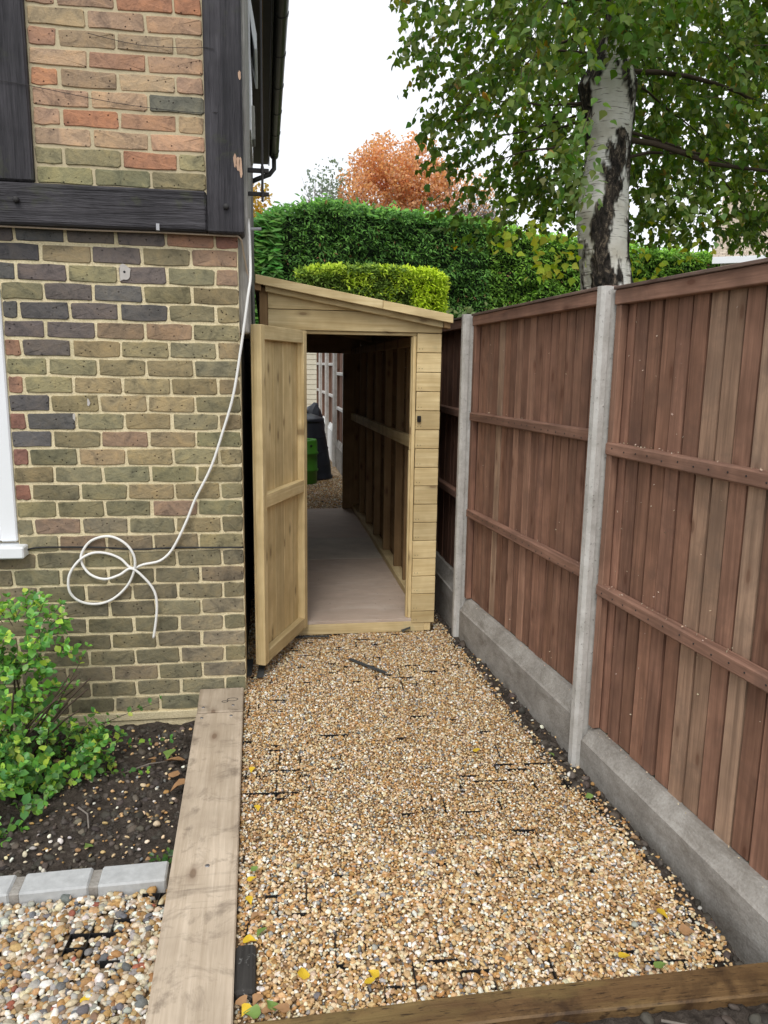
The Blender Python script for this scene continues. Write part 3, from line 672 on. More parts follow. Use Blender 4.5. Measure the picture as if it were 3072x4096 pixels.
o = tube('white_cable', cab, .0062, M['whitecable'], None, 9, 6); tag(o, 'long white cable hanging in loops against the brick wall', 'cable')
o = tube('black_cable', V3([(-1.10, .745), (-1.044, .759), (-.85, .757), (-.726, .751), (-.605, .741), (-.433, .746), (-.25, .743), (-.108, .741)], 3.692), .0042, M['blackcable'], None, 7, 4); tag(o, 'thin black cable clipped along a mortar joint from the window sill', 'cable')
o = tube('beige_cable', [(-1.7, 3.655, 2.166), (-1.1, 3.655, 2.166), (-.734, 3.655, 2.164), (-.47, 3.655, 2.166), (-.159, 3.655, 2.163), (-.10, 3.66, 2.157), (-.085, 3.72, 2.10), (-.06, 3.80, 1.95)], .0042, M['beigecable'], None, 7, 4); tag(o, 'beige cable running under the black timber beam', 'cable')
box('cable_clip', (-.452, 3.6135, 2.168), (-.438, 3.6195, 2.196), M['pipe'], H, .001)

# ------------------------------------------------------------------ shed
S = empty('lean_to_shed', (.5, 6.4, 0), label='narrow treated pine lean-to shed with its door standing open', cat='shed')
sl = lambda x: 2.087-.169*(x+.041)              # roof top line
box('front_bearer', (.030, 4.490, .003), (.956, 4.532, .0665), M['shed_X'], S, .002)
box('bearer_end', (.9565, 4.492, .006), (.996, 4.60, .0665), M['shed_Y'], S, .002)
for y0, y1, mm in ((4.492, 6.026, 'ply'), (6.033, 6.816, 'plygrey'), (6.823, 8.30, 'ply')): box('floor_sheet', (.02, y0, .0675), (.998, y1, .0865), M[mm], S, .001)
zs = [.058, .133]+[.133+.1112*i for i in range(1, 16)]
for i in range(len(zs)-1):
    z1 = min(zs[i+1], 1.800)-.0032
    if z1-zs[i] < .02: continue
    box('front_board', (.8745+random.uniform(-.002, .002), 4.4845, zs[i]), (1.0175+random.uniform(-.001, .001), 4.4995, z1), M['shed_X'], S, .0025)
    for xx in (.888, .905): 
        o = lathe('nail', [(.0022, 0), (.0022, .001)], M['iron'], S, (xx, 4.4842, zs[i]+.02), 6); o.rotation_euler = (rad(90), 0, 0)
und = lambda x: 2.011-.1803*(x-.025)+.02
prism('front_board', [(.025, 1.8015), (1.018, 1.8015), (1.018, und(1.018)), (.565, 1.911), (.025, 1.911)], 'Y', 4.4845, 4.4995, M['shed_X'], S, .002)
prism('front_board', [(.025, 1.9145), (.56, 1.9145), (.025, und(.025))], 'Y', 4.4845, 4.4995, M['shed_X'], S, .002)
for i in range(len(zs)-1):
    box('front_board', (.026, 4.4845, zs[i]), (.2065, 4.4995, min(zs[i+1], 1.800)-.0032), M['shed_X'], S, .0025)
box('corner_post', (-.022, 4.486, .03), (.0235, 4.53, 2.03), M['shedin_Z'], S, .003)
box('door_jamb', (.8535, 4.5005, .0875), (.8735, 4.545, 1.782), M['shed_Z'], S, .002)
box('door_stop', (.842, 4.5105, .0875), (.853, 4.540, 1.12), M['shed_Z'], S, .002); box('door_stop', (.845, 4.5105, 1.123), (.853, 4.540, 1.78), M['shed_Z'], S, .002)
box('door_head', (.21, 4.5005, 1.7825), (.8735, 4.545, 1.8005), M['shed_X'], S, .002)
box('door_jamb', (.1985, 4.5005, .0875), (.209, 4.545, 1.782), M['shed_Z'], S, .002)
for z0, z1 in ((1.29, 1.3265),):
    L_ = box('latch', (.8815, 4.470, z0), (.9035, 4.484, z1), M['black'], S, .003); box('latch_bolt', (.888, 4.462, z0+.010), (.8985, 4.4695, z1-.010), M['black'], S, .002)
# roof
def roofpiece(name, xa, xb, ztop, h, y0, y1, mat, bev=.002):
    return prism(name, [(xa, ztop(xa)-h), (xb, ztop(xb)-h), (xb, ztop(xb)), (xa, ztop(xa))], 'Y', y0, y1, mat, S, bev)
roofpiece('fascia', -.041, .6575, sl, .047, 4.400, 4.419, M['shed_X']); roofpiece('fascia', .6595, 1.062, sl, .047, 4.400, 4.419, M['shed_X'])
sl2 = lambda x: 2.036-.1725*(x-.025)
roofpiece('lower_fascia', .012, 1.0135, sl2, .036, 4.440, 4.4715, M['shed_X']); roofpiece('lower_fascia', 1.0155, 1.052, sl2, .036, 4.4205, 4.52, M['shedin_Y'])
roofpiece('fascia_end', -.046, -.012, lambda x: sl(x)-.03, .05, 4.42, 8.3, M['shedin_Y'])
nb_ = 30
for i in range(nb_):
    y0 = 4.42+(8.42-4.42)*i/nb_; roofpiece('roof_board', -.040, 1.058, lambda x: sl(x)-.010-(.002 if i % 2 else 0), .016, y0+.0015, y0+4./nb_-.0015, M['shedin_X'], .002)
roofpiece('roof_felt', -.039, 1.060, lambda x: sl(x)-.001, .008, 4.4205, 8.44, M['black'], 0)
for y in (5.35, 6.3, 7.3): roofpiece('rafter', .03, .99, lambda x: sl(x)-.029, .05, y, y+.035, M['shedin_X'])
# side walls
for i in range(17):
    z0 = .05+.1112*i
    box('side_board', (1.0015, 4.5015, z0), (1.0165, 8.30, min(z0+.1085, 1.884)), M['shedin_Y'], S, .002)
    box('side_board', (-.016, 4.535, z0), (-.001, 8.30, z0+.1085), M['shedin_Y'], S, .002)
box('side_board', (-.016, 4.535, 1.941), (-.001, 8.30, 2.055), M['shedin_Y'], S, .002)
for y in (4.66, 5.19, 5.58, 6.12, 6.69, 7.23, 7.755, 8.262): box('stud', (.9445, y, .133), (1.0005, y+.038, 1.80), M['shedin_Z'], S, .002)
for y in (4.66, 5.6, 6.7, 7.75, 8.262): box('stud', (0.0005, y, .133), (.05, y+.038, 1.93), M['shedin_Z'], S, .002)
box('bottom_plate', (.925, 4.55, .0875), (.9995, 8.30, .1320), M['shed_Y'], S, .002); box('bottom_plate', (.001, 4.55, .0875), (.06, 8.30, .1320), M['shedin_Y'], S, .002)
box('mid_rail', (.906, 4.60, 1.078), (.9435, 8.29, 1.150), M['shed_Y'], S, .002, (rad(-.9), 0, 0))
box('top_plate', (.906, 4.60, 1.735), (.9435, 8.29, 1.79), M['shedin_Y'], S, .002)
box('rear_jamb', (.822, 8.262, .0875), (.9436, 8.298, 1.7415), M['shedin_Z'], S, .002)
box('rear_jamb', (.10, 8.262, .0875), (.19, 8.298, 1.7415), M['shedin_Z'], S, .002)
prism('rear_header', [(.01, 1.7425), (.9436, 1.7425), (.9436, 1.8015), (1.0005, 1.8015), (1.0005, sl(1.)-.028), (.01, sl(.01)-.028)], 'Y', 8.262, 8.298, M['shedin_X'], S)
# open door: stiles, rails and boards hang from one hinge line
ang = math.atan2(-.6, -.25)
D = bpy.data.objects.new('door', None); COL.objects.link(D); D.empty_display_size = .1
D.location = Vector((.199, 4.478, 0))-Vector((.5, 6.4, 0)); D.rotation_euler = (0, 0, ang); D.parent = S; WPOS[D.name] = Vector(); D['label'] = 'framed plank door swung open against the house'
DW, Z0, Z1 = .652, .068, 1.797
box('stile', (DW-.048, 0, Z0), (DW, .042, Z1), M['shed_Z'], D, .002); box('stile', (0, 0, Z0), (.048, .042, Z1), M['shed_Z'], D, .002)
for a_, b_ in ((1.728, Z1-.001), (.893, .962), (Z0+.001, .135)): box('rail', (.0485, .001, a_), (DW-.0485, .0405, b_), M['shed_X'], D, .002)
for i in range(5):
    x0 = .001+(DW-.002)*i/5; box('door_board', (x0+.0008, -.0135, Z0+.001), (x0+(DW-.002)/5-.0008, -.0005, Z1-.001), M['shed_Z'], D, .002)
for z in (.30, 1.55): box('hinge', (-.03, -.0185, z), (.22, -.0138, z+.035), M['black'], D, .001)

# ------------------------------------------------------------------ fence
HA = rad(4.65); FD = Vector((-math.sin(HA), math.cos(HA), 0)); FN = Vector((math.cos(HA), math.sin(HA), 0)); FP0 = Vector((1.135, 4.447, 0))
def fpt(sv_, off=0.): return FP0+FD*sv_+FN*off
BTINT = [(.315, .168, .112), (.345, .19, .13), (.275, .148, .102), (.385, .22, .152), (.325, .175, .12)]
LIGHT = [(.47, .315, .22), (.42, .27, .185)]
bm = bmesh.new(); bmesh.ops.create_cone(bm, cap_ends=True, segments=6, radius1=.0032, radius2=.0032, depth=.0022, matrix=Matrix.Rotation(math.pi/2, 4, 'X')); NAIL = bpy.data.meshes.new('nail'); bm.to_mesh(NAIL); bm.free(); NAIL.materials.append(M['iron'])
FB = {}
def feather(wd, h):
    k_ = (round(wd, 3), round(h, 3))
    if k_ not in FB:
        pr = [(-wd/2, 0), (-wd/2, -.016), (wd/2+.016, -.019), (wd/2+.016, -.016), (wd/2, -.016), (wd/2, 0.)]; q_ = len(pr)
        V = [(x, y, -h/2) for x, y in pr]+[(x, y, h/2) for x, y in pr]
        FB[k_] = pymesh('board', V, [tuple(range(q_)), tuple(range(2*q_-1, q_-1, -1))]+[(i, q_+i, q_+(i+1) % q_, (i+1) % q_) for i in range(q_)], M['fence_Z'])
    return FB[k_]
def fence_panel(org, head, L, zt, r1, r2, zg, label, group=None, dark=1., light=(), pitch=.0835, railmat=None, dz=0.):
    R_ = empty('fence_panel', (org.x, org.y, 0), math.pi/2+head, label=label, cat='fence panel', group=group)
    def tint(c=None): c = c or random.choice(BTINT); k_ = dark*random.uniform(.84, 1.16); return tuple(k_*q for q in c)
    rt = lambda: tint((.32, .18, .128))
    sk = (0, math.atan2(-dz, L), 0)
    rm = railmat or M['fence_X']
    box('cap', (0.001, -.048, zt-.012), (L-.001, .014, zt), M['fence_X'], R_, .002, sk, tint((.24, .165, .135)))
    box('top_rail', (.001, -.034, zt-.066), (L-.001, .006, zt-.0125), M['fence_X'], R_, .003, sk, rt())
    for z in (r1, r2): box('rail', (.001, -.034, z-.049), (L-.001, .006, z), rm, R_, .006, sk, rt())
    for x in (.002, L-.040): box('stile', (x, -.033, zg+.004), (x+.038, -.001, zt-.0665), M['fence_Z'], R_, .003, (0, 0, 0), tint())
    h = zt-.02-zg; n_ = int(round((L-.02)/pitch)); pw_ = (L-.02)/n_
    for i in range(n_):
        x = .012+pw_*(i+.5)+random.uniform(-.004, .004)
        c_ = tint(random.choice(LIGHT)) if i in light else tint()
        obj('board', feather(pw_-.0115, h), None, R_, (x, -.0345-random.uniform(0, .003), zg+h/2+random.uniform(-.004, .004)), (random.uniform(-.002, .002), random.uniform(-.0015, .0015), rad(random.uniform(.3, 1.6))), c_)
    for i in range(n_):
        x = .012+pw_*(i+.5)
        for z in (r1, r2):
            nl_ = obj('nail', NAIL, None, R_, (x+random.uniform(-.01, .01), .0066, z-.024+random.uniform(-.006, .006)+dz*(x/L-.5)*-1))
    return R_
def fence_post(org, head, z0, z1, label, group='concrete fence posts'):
    w_, d_ = .028, .045
    poly = [(-w_, -d_), (w_, -d_), (w_, -.026), (w_-.012, -.026), (w_-.012, .008), (w_, .010), (w_, d_-.013), (w_-.013, d_), (-w_+.013, d_), (-w_, d_-.013), (-w_, .010), (-w_+.012, .008), (-w_+.012, -.026), (-w_, -.026)]
    o = prism('concrete_post', poly, 'Z', z0, z1, M['post']); off = o.location.copy()
    o.location = (org.x, org.y, (z0+z1)/2); o.rotation_euler = (0, 0, math.pi/2+head)
    return tag(o, label, 'fence post', group)
def gravel_board(org, head, L, z0, zs_, zt, label, mat=None, group='concrete gravel boards'):
    poly = [(-.045, z0), (.020, z0), (.020, zs_), (.012, zs_+.006), (-.020, zt-.002), (-.024, zt), (-.045, zt)]
    o = prism('gravel_board', poly, 'X', .001, L-.001, mat or M['concrete']); c_ = o.location.copy()
    q = Matrix.Rotation(math.pi/2+head, 4, 'Z') @ c_; o.location = Vector((org.x, org.y, 0))+q; o.rotation_euler = (0, 0, math.pi/2+head)
    return tag(o, label, 'gravel board', group)
po = .025   # post centre lies this far behind its front plane
fence_post(fpt(-1.600, po), HA, -.35, 1.912, 'pale concrete post between the two full fence panels, birch trunk above it')
fence_post(fpt(-.036, po), HA*.5, -.25, 1.905, 'slim concrete post by the shed corner where the fence bends')
fence_panel(fpt(-3.25, .035), HA, 1.621, 1.910, 1.331, .769, .158, 'brown fence panel with several paler boards, closest to the viewer', light=(12, 11, 9, 4))
fence_panel(fpt(-1.571, .035), HA, 1.506, 1.914, 1.362, .795, .240, 'brown fence panel between the two concrete posts, narrow boards', dz=-.014, light=(14,), pitch=.080)
gravel_board(fpt(-3.25, .03), HA, 1.621, -.22, .098, .156, 'stained grey concrete board under the panel with paler planks')
gravel_board(fpt(-1.571, .03), HA, 1.506, -.22, .165, .238, 'grey concrete board below the panel between the two posts')
RX = 1.155
def ry(k_): return 4.44+1.645*k_
HID = 'fence panel running on behind the shed wall'
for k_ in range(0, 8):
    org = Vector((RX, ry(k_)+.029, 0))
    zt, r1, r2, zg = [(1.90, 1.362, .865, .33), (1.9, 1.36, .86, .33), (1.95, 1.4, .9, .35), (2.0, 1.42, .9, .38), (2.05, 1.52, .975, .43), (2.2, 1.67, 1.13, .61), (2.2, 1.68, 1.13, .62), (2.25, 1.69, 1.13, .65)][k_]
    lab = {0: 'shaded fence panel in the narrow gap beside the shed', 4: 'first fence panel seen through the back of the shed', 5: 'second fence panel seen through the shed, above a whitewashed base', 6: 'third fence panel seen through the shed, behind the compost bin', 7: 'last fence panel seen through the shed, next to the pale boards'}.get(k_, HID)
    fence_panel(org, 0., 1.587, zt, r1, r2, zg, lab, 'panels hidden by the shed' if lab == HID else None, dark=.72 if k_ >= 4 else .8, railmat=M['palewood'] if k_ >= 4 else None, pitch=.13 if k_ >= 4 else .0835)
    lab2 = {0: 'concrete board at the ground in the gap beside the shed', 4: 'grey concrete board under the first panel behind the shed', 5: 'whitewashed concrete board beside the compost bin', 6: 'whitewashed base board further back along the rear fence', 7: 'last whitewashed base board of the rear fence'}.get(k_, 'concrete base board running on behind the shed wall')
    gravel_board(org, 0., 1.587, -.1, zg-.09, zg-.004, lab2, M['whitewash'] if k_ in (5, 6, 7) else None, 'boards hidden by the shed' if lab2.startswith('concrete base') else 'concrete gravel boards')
    if k_ >= 1:
        lab3 = {5: 'rear fence post framed by the shed opening, first from the jamb', 6: 'rear fence post framed by the shed opening, second from the jamb', 7: 'rear fence post framed by the shed opening, third from the jamb'}.get(k_, 'rear fence post out of sight behind the shed wall')
        fence_post(Vector((RX-.02, ry(k_), 0)), 0., -.1, zt+.01, lab3, 'rear posts out of sight' if lab3.endswith('wall') else 'concrete fence posts')
# pale seed flakes caught on the fence
tv = [(-.5, -.35, 0), (.5, -.3, 0), (.45, .35, .15), (-.45, .3, .1)]; tf = [(0, 1, 2), (0, 2, 3)]
P = []
for i in range(210):
    a_ = random.random()
    s_ = random.choice([random.uniform(-2.9, -1.72), random.uniform(-1.55, -.2), random.gauss(-1.85, .12)])
    if a_ < .5: off, z = .030, random.choice([1.331, .769, .16] if s_ < -1.6 else [1.362, .797, .24])+.002+random.random()**2*.01; off = random.uniform(.030, .066)
    else: off, z = .0665, random.choice([random.uniform(.2, 1.8), random.gauss(.9, .2), random.gauss(1.7, .12)])
    P.append(fpt(s_, off)[:2]+(z,))
n_ = len(P); Rr = frames(RNG.normal(size=(n_, 3)), np.tile([-1., -.1, .6], (n_, 1))+RNG.normal(0, .3, (n_, 3)))
o = scatter('seed_flakes', tv, tf, P, Rr, RNG.uniform(.003, .0075, n_), jitcol((.52, .42, .31), n_, .2), M['stone']); tag(o, 'pale birch seeds and flakes stuck to the brown fence', 'seeds', kind='stuff')

# ------------------------------------------------------------------ behind the shed
gv = pymesh('rear_gravel', [(-.11, 8.3, -.008), (1.14, 8.3, -.008), (1.14, 18.5, -.008), (-.11, 18.5, -.008)], [(0, 1, 2, 3)], M['finegravel'])
tag(obj('rear_gravel', gv, None), 'pale gravel yard behind the shed', 'gravel', kind='structure')
def keep_r(x, y): return True
tag(pebbles('rear_stones', jgrid(.15, 1.1, 8.31, 11.4, .021, keep_r), lambda x, y: -.002, .008, .014, T1, PAL, PW, ''), 'tan gravel stones behind the shed floor', 'gravel', kind='stuff')
kg = empty('keg', (.525, 10.76, 0), label='bright green plastic keg standing in front of the compost bin', cat='keg')
lathe('keg_body', [(.175, 0), (.186, .015), (.188, .17), (.203, .18), (.205, .20), (.190, .212), (.190, .40), (.205, .41), (.207, .435), (.191, .445), (.189, .58), (.182, .60), (.174, .613), (.165, .600), (.160, .56), (.02, .55)], M['keg'], kg, (.525, 10.76, .002))
for a_ in (-60, 40, 150):
    lathe('hand_hole', [(.018, -.004), (.018, .004)], M['black'], kg, (.525+.1885*math.cos(rad(a_)), 10.76+.1885*math.sin(rad(a_)), .535), 12).rotation_euler = (0, rad(90), rad(a_))
bn = empty('compost_bin', (.575, 11.32, 0), label='dark navy conical compost bin with a domed lid behind the keg', cat='compost bin')
prof = [(.40, 0), (.405, .03), (.385, .045)]
for i in range(1, 13):
    t_ = i/12; r = .385-.125*t_**1.25; z = .045+.775*t_; prof += [(r+.003, z-.012), (r, z)] if i % 3 == 0 else [(r, z)]
lathe('bin_body', prof+[(.25, .83)], M['binplastic'], bn, (.575, 11.32, .002), 40)
LD = lathe('lid', [(.272, .815), (.278, .825), (.276, .862), (.262, .872), (.17, .905), (.09, .93), (.085, .915), (.01, .912)], M['binplastic'], bn, (.575, 11.32, .002), 40)
for a_ in range(3):
    pts = []
    for q in range(25):
        th = rad(-150+q*7+a_*28); z = .12+.22*a_+.006*q; t_ = (z-.045)/.775; r = .387-.125*t_**1.25; pts.append((.575+r*math.cos(th), 11.32+r*math.sin(th), z))
    tube('spiral_rib', pts, .006, M['binplastic'], bn, 6)
bw = empty('pale_outbuilding', (.55, 17.7, 0), label='pale wavy-edged boarded outbuilding beyond the rear fence posts', cat='outbuilding')
for c0, c1 in ((.0, .74), (.755, 1.16)):
    for i in range(22):
        z0 = .11*i; prism('board', [(17.70, z0), (17.72, z0), (17.72, z0+.125), (17.712, z0+.125)], 'X', c0, c1, M['render'], bw, .003)
box('wall', (-.3, 17.725, 0), (1.17, 19, 2.5), M['render'], bw, 0)
o = box('blue_sheet', (.50, 13.0, 1.30), (.64, 13.05, 1.66), M['blue'], None, .01); tag(o, 'small pale blue plastic panel at the door edge beyond the shed', 'panel')
box('stake', (.56, 13.02, 0), (.59, 13.045, 1.30), M['twig'], None, .002); tag(bpy.data.objects['stake'], 'thin dark stake carrying the blue plastic panel', 'stake')
bm = bmesh.new(); bmesh.ops.create_icosphere(bm, subdivisions=4, radius=1.)
for v_ in bm.verts:
    q = 1+.22*noise.noise(v_.co*1.8+Vector((4, 1, 2)))+.08*noise.noise(v_.co*5); v_.co = Vector((v_.co.x*.30*q*(1-.45*max(0, v_.co.z)), v_.co.y*.3*q, .62+v_.co.z*.66*q))
me = bpy.data.meshes.new('black_sack'); bm.to_mesh(me); bm.free(); me.materials.append(M['black'])
tag(obj('black_sack', me, None, None, (.45, 12.6, 0)), 'black plastic sack heaped up behind the compost bin', 'sack')
bmx = bmesh.new(); bmesh.ops.create_icosphere(bmx, subdivisions=3, radius=1.)
for v_ in bmx.verts:
    q = 1+.3*noise.noise(v_.co*1.8+Vector((9, 1, 2))); v_.co = Vector((v_.co.x*.2*q, v_.co.y*.2*q, .5+v_.co.z*.52*q))
me = bpy.data.meshes.new('dark_sack'); bmx.to_mesh(me); bmx.free(); me.materials.append(M['binplastic'])
tag(obj('dark_sack', me, None, None, (.80, 13.2, 0)), 'smaller crumpled dark sack next to the rear fence', 'sack')

# ------------------------------------------------------------------ leaf templates
LEAF_V = [(0, 0, 0), (.30, .30, .05), (.62, .34, .06), (1.0, 0, -.06), (.62, -.34, .06), (.30, -.30, .05), (.45, 0, -.02)]
LEAF_F = [(0, 6, 1), (1, 6, 2), (2, 6, 3), (3, 6, 4), (4, 6, 5), (5, 6, 0)]
BIRCH_V = [(0, 0, 0), (.14, .34, .03), (.34, .44, .05), (.70, .20, .03), (1.05, 0, -.08), (.70, -.20, .03), (.34, -.44, .05), (.14, -.34, .03), (.42, 0, -.03)]
BIRCH_F = [(0, 8, 1), (1, 8, 2), (2, 8, 3), (3, 8, 4), (4, 8, 5), (5, 8, 6), (6, 8, 7), (7, 8, 0)]

# ------------------------------------------------------------------ shrub in the bed
SH = empty('leafy_shrub', (-1.05, 3.3, -.15), label='bright green leafy shrub growing against the brick wall', cat='shrub')
LP, LF, LN, LS, LC = [], [], [], [], []
stems = []
def sprig(base, dirn, L, pairs, ls, tone):
    base, dirn = Vector(base), Vector(dirn).normalized(); pts = [base+dirn*L*q/6+Vector((0, 0, -.015*(q/6)**2)) for q in range(7)]
    stems.append((pts, [.0022*(1-.1*q) for q in range(7)]))
    side = dirn.cross(Vector((random.uniform(-1, 1), random.uniform(-1, 1), 1))).normalized()
    for j in range(pairs+1):
        p = base+dirn*L*(j+.6)/(pairs+.6)
        side = Matrix.Rotation(rad(90+random.uniform(-20, 20)), 3, dirn) @ side
        for sg in ((1, -1) if j < pairs else (1, -1, .5, -.6)):
            f_ = (side*sg+dirn*random.uniform(.35, .8)).normalized(); nn = (Vector((0, -.35, .9))+dirn*.5+Vector((random.gauss(0, .35),)*1+(random.gauss(0, .35), random.gauss(0, .2)))).normalized()
            LP.append(p); LF.append(f_); LN.append(nn); LS.append(ls*random.uniform(.5, 1.2)*(.75 if j == pairs else 1)); LC.append(tone*random.uniform(.8, 1.2))
def shrubblob(c, r, n_, tone, ls=.038):
    for i in range(n_):
        d = Vector((random.gauss(0, 1), random.gauss(0, 1)-.35, random.gauss(0, 1)+.25)).normalized(); q = random.uniform(.62, 1.0)
        p = Vector((c[0]+d.x*r[0]*q, c[1]+d.y*r[1]*q, c[2]+d.z*r[2]*q))
        if p.y > 3.66 or p.z < -.14: continue
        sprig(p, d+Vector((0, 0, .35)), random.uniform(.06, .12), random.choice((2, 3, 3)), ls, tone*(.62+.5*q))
shrubblob((-1.05, 3.42, .42), (.17, .13, .13), 62, 1.4, .044)
shrubblob((-1.18, 3.34, .12), (.22, .20, .24), 150, 1.35, .045)
shrubblob((-.98, 3.26, -.05), (.26, .20, .085), 120, 1.2, .041)
shrubblob((-1.14, 2.98, -.09), (.20, .21, .10), 95, 1.15, .044)
shrubblob((-.80, 3.40, -.11), (.16, .12, .04), 20, 1.0, .034)
for (b_, d_, L, n__) in (((-.94, 3.38, .08), (.26, .02, .5), .34, 7), ((-1.06, 3.4, .33), (.5, -.05, .4), .16, 5), ((-.76, 3.45, -.02), (.6, .1, .22), .28, 5), ((-.66, 3.40, -.10), (.8, -.1, .12), .22, 4), ((-.72, 3.2, -.12), (.8, -.25, .12), .22, 5), ((-.98, 3.36, .2), (.7, -.1, .15), .16, 4)):
    sprig(b_, d_, L, n__, .030, 1.15)
sprig((-.36, 2.54, -.14), (.1, -.2, .9), .07, 3, .026, .55); sprig((-.37, 2.55, -.14), (-.5, -.2, .7), .06, 3, .026, .55)
n_ = len(LP); tone = np.array(LC)[:, None]
pick = RNG.random(n_)[:, None]
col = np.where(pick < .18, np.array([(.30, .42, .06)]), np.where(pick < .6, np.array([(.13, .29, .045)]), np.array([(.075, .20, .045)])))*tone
R = frames(np.array([v_[:] for v_ in LF]), np.array([v_[:] for v_ in LN]))
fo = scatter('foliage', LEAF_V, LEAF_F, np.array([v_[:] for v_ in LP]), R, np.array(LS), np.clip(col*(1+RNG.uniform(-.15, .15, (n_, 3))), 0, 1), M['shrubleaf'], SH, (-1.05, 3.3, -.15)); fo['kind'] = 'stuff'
for i in range(26):
    a_ = random.uniform(0, 6.28); e = Vector((-1.1+.35*math.cos(a_), 3.25+.25*math.sin(a_), random.uniform(-.05, .4))); b0 = Vector((-1.1+random.uniform(-.08, .08), 3.28+random.uniform(-.08, .08), -.16))
    stems.append(([b0, b0.lerp(e, .35)+Vector((0, 0, .06)), b0.lerp(e, .7)+Vector((0, 0, .04)), e], [.006, .005, .004, .003]))
st = manytubes('stems', stems, M['twig'], SH, (-1.05, 3.3, -.15), 4); st['kind'] = 'stuff'

# ------------------------------------------------------------------ birch tree
BT = empty('birch_tree', (2.22, 5.0, -.3), label='silver birch with white peeling trunk behind the fence', cat='tree')
tp = [(-.3, 2.28, .215), (1., 2.26, .20), (2.1, 2.238, .180), (2.35, 2.195, .172), (2.6, 2.165, .172), (2.85, 2.178, .150), (3.05, 2.185, .142), (3.2, 2.17, .160), (3.36, 2.148, .186), (3.46, 2.165, .145), (3.56, 2.18, .105), (3.72, 2.19, .070), (4.2, 2.22, .062), (5.2, 2.3, .05), (6.6, 2.36, .03)]
tz = np.array([q[0] for q in tp]); txx = np.array([q[1] for q in tp]); trr = np.array([q[2] for q in tp])*.93
cdir = np.array([-.41, -.912]); rdir = np.array([.912, -.41])
zz = np.concatenate([np.linspace(-.3, 1.8, 20), np.linspace(1.82, 3.9, 260), np.linspace(3.92, 6.6, 40)]); NS = 120
V, BK = [], []
for z in zz:
    cx, r = np.interp(z, tz, txx), np.interp(z, tz, trr)
    for k_ in range(NS):
        th = 2*math.pi*k_/NS-math.pi
        q3 = Vector((math.sin(th)*1.6, math.cos(th)*1.6, z*4))
        wob = .42*noise.noise(q3*1.15)+.30*noise.noise(q3*2.7)
        c1 = np.interp(z, [2.0, 2.3, 2.6, 2.9, 3.08, 3.12], [-.15, .0, .12, .40, .55, .6]); w1 = np.interp(z, [2.0, 2.3, 2.45, 2.7, 2.95, 3.06, 3.10], [.60, .58, .40, .40, .46, .50, -.3])
        m1 = w1-abs(th-c1)+wob
        m2 = np.interp(z, [2.7, 2.9, 3.3, 3.6], [-.4, .30, .62, .75])-abs(th+1.25)+wob
        m3 = np.interp(z, [2.0, 2.2, 2.5, 3.0, 3.4], [.45, .25, .15, .35, .1])-abs(th-1.45)+wob
        m4 = np.interp(z, [2.35, 2.42, 2.5], [-.3, .2, -.3])-abs(th+1.15)*.6+wob
        m5 = np.interp(z, [3.39, 3.43, 3.46, 3.5], [-.5, .35, .4, -.4])-abs(th-.25)*.9+wob*1.2
        m6 = np.interp(z, [3.45, 3.6, 4], [-.6, .05, -.1])+wob*1.4
        msk = max(m1, m2, m3, m4, m5, m6 if z > 3.5 else -1, 1.1*noise.noise(q3*.85+Vector((3.1, 7.7, 1.9)))-.40)+.16*noise.noise(q3*9.)
        bk = min(1, max(0, msk*9+.2)); BK.append(bk)
        rr = r*(1+.07*noise.noise(q3*.7)+.03*noise.noise(q3*2.2))+bk*(.006+.010*noise.noise(Vector((math.sin(th)*9, math.cos(th)*9, z*13))))
        pxy = np.array([cx, 5.0])+rr*(math.cos(th)*cdir+math.sin(th)*rdir); V.append((pxy[0]-2.22, pxy[1]-5., z+.3))
F = [(j*NS+k_, j*NS+(k_+1) % NS, (j+1)*NS+(k_+1) % NS, (j+1)*NS+k_) for j in range(len(zz)-1) for k_ in range(NS)]
me = pymesh('trunk', V, F, M['bark'], True); at = me.attributes.new('bark', 'FLOAT', 'POINT'); at.data.foreach_set('value', np.array(BK, np.float32))
obj('trunk', me, None, BT, (2.22, 5.0, -.3))
# limbs and hanging twigs
paths = []; sprigs = []
def limb(b0, az, L, rise, droop, r):
    pts = []; p = Vector(b0)
    for q in range(9):
        t_ = q/8; pts.append(Vector((b0[0]+math.sin(az)*L*t_, b0[1]+math.cos(az)*L*t_, b0[2]+rise*t_-droop*t_*t_+.04*noise.noise(Vector((t_*3, az*5, b0[2])))*1.5)))
    paths.append((pts, [r*(1-.8*q/8) for q in range(9)])); return pts
# leaf sprays: where the crown hangs thick or thin
def crown_ok(x, y, z):
    dy = abs(y-5.)
    left = np.interp(z, [2.2, 2.35, 2.5, 2.9, 3.1, 3.3, 3.47, 3.65, 4.5], [1.72, 1.50, 1.24, 1.02, .86, .98, .74, .80, .70])+.18*dy
    low = np.interp(x, [.7, 1.2, 1.5, 1.75, 2.05, 2.4, 2.6, 3.0, 3.4, 4.5], [3.0, 2.50, 2.36, 2.28, 2.46, 2.62, 2.58, 2.52, 2.44, 2.38])+(.16*dy if y > 5 else 0)
    if x < left or z < low: return 0.
    d = noise.noise(Vector((x*2.6, z*3.4, y*.8)))+.5*noise.noise(Vector((x*6, z*8, y*1.7)))
    dens = .26+.44*min(1, (x-left)/.6) if x < 2.05 else 1.15
    dens += .9*d
    if y < 5.1 and 1.55 < x < 2.42 and z < 3.35: return 0. if y > 4.5 or x > 1.7 else max(0, dens)*.5
    if y < 5. and 1.6 < x < 2.5 and z < 3.6: dens *= .5
    if 2.3 < x < 3.0 and 2.45 < z < 3.02: dens *= .30
    elif x > 2.3 and z < 2.8: dens *= .7
    return max(0, dens)
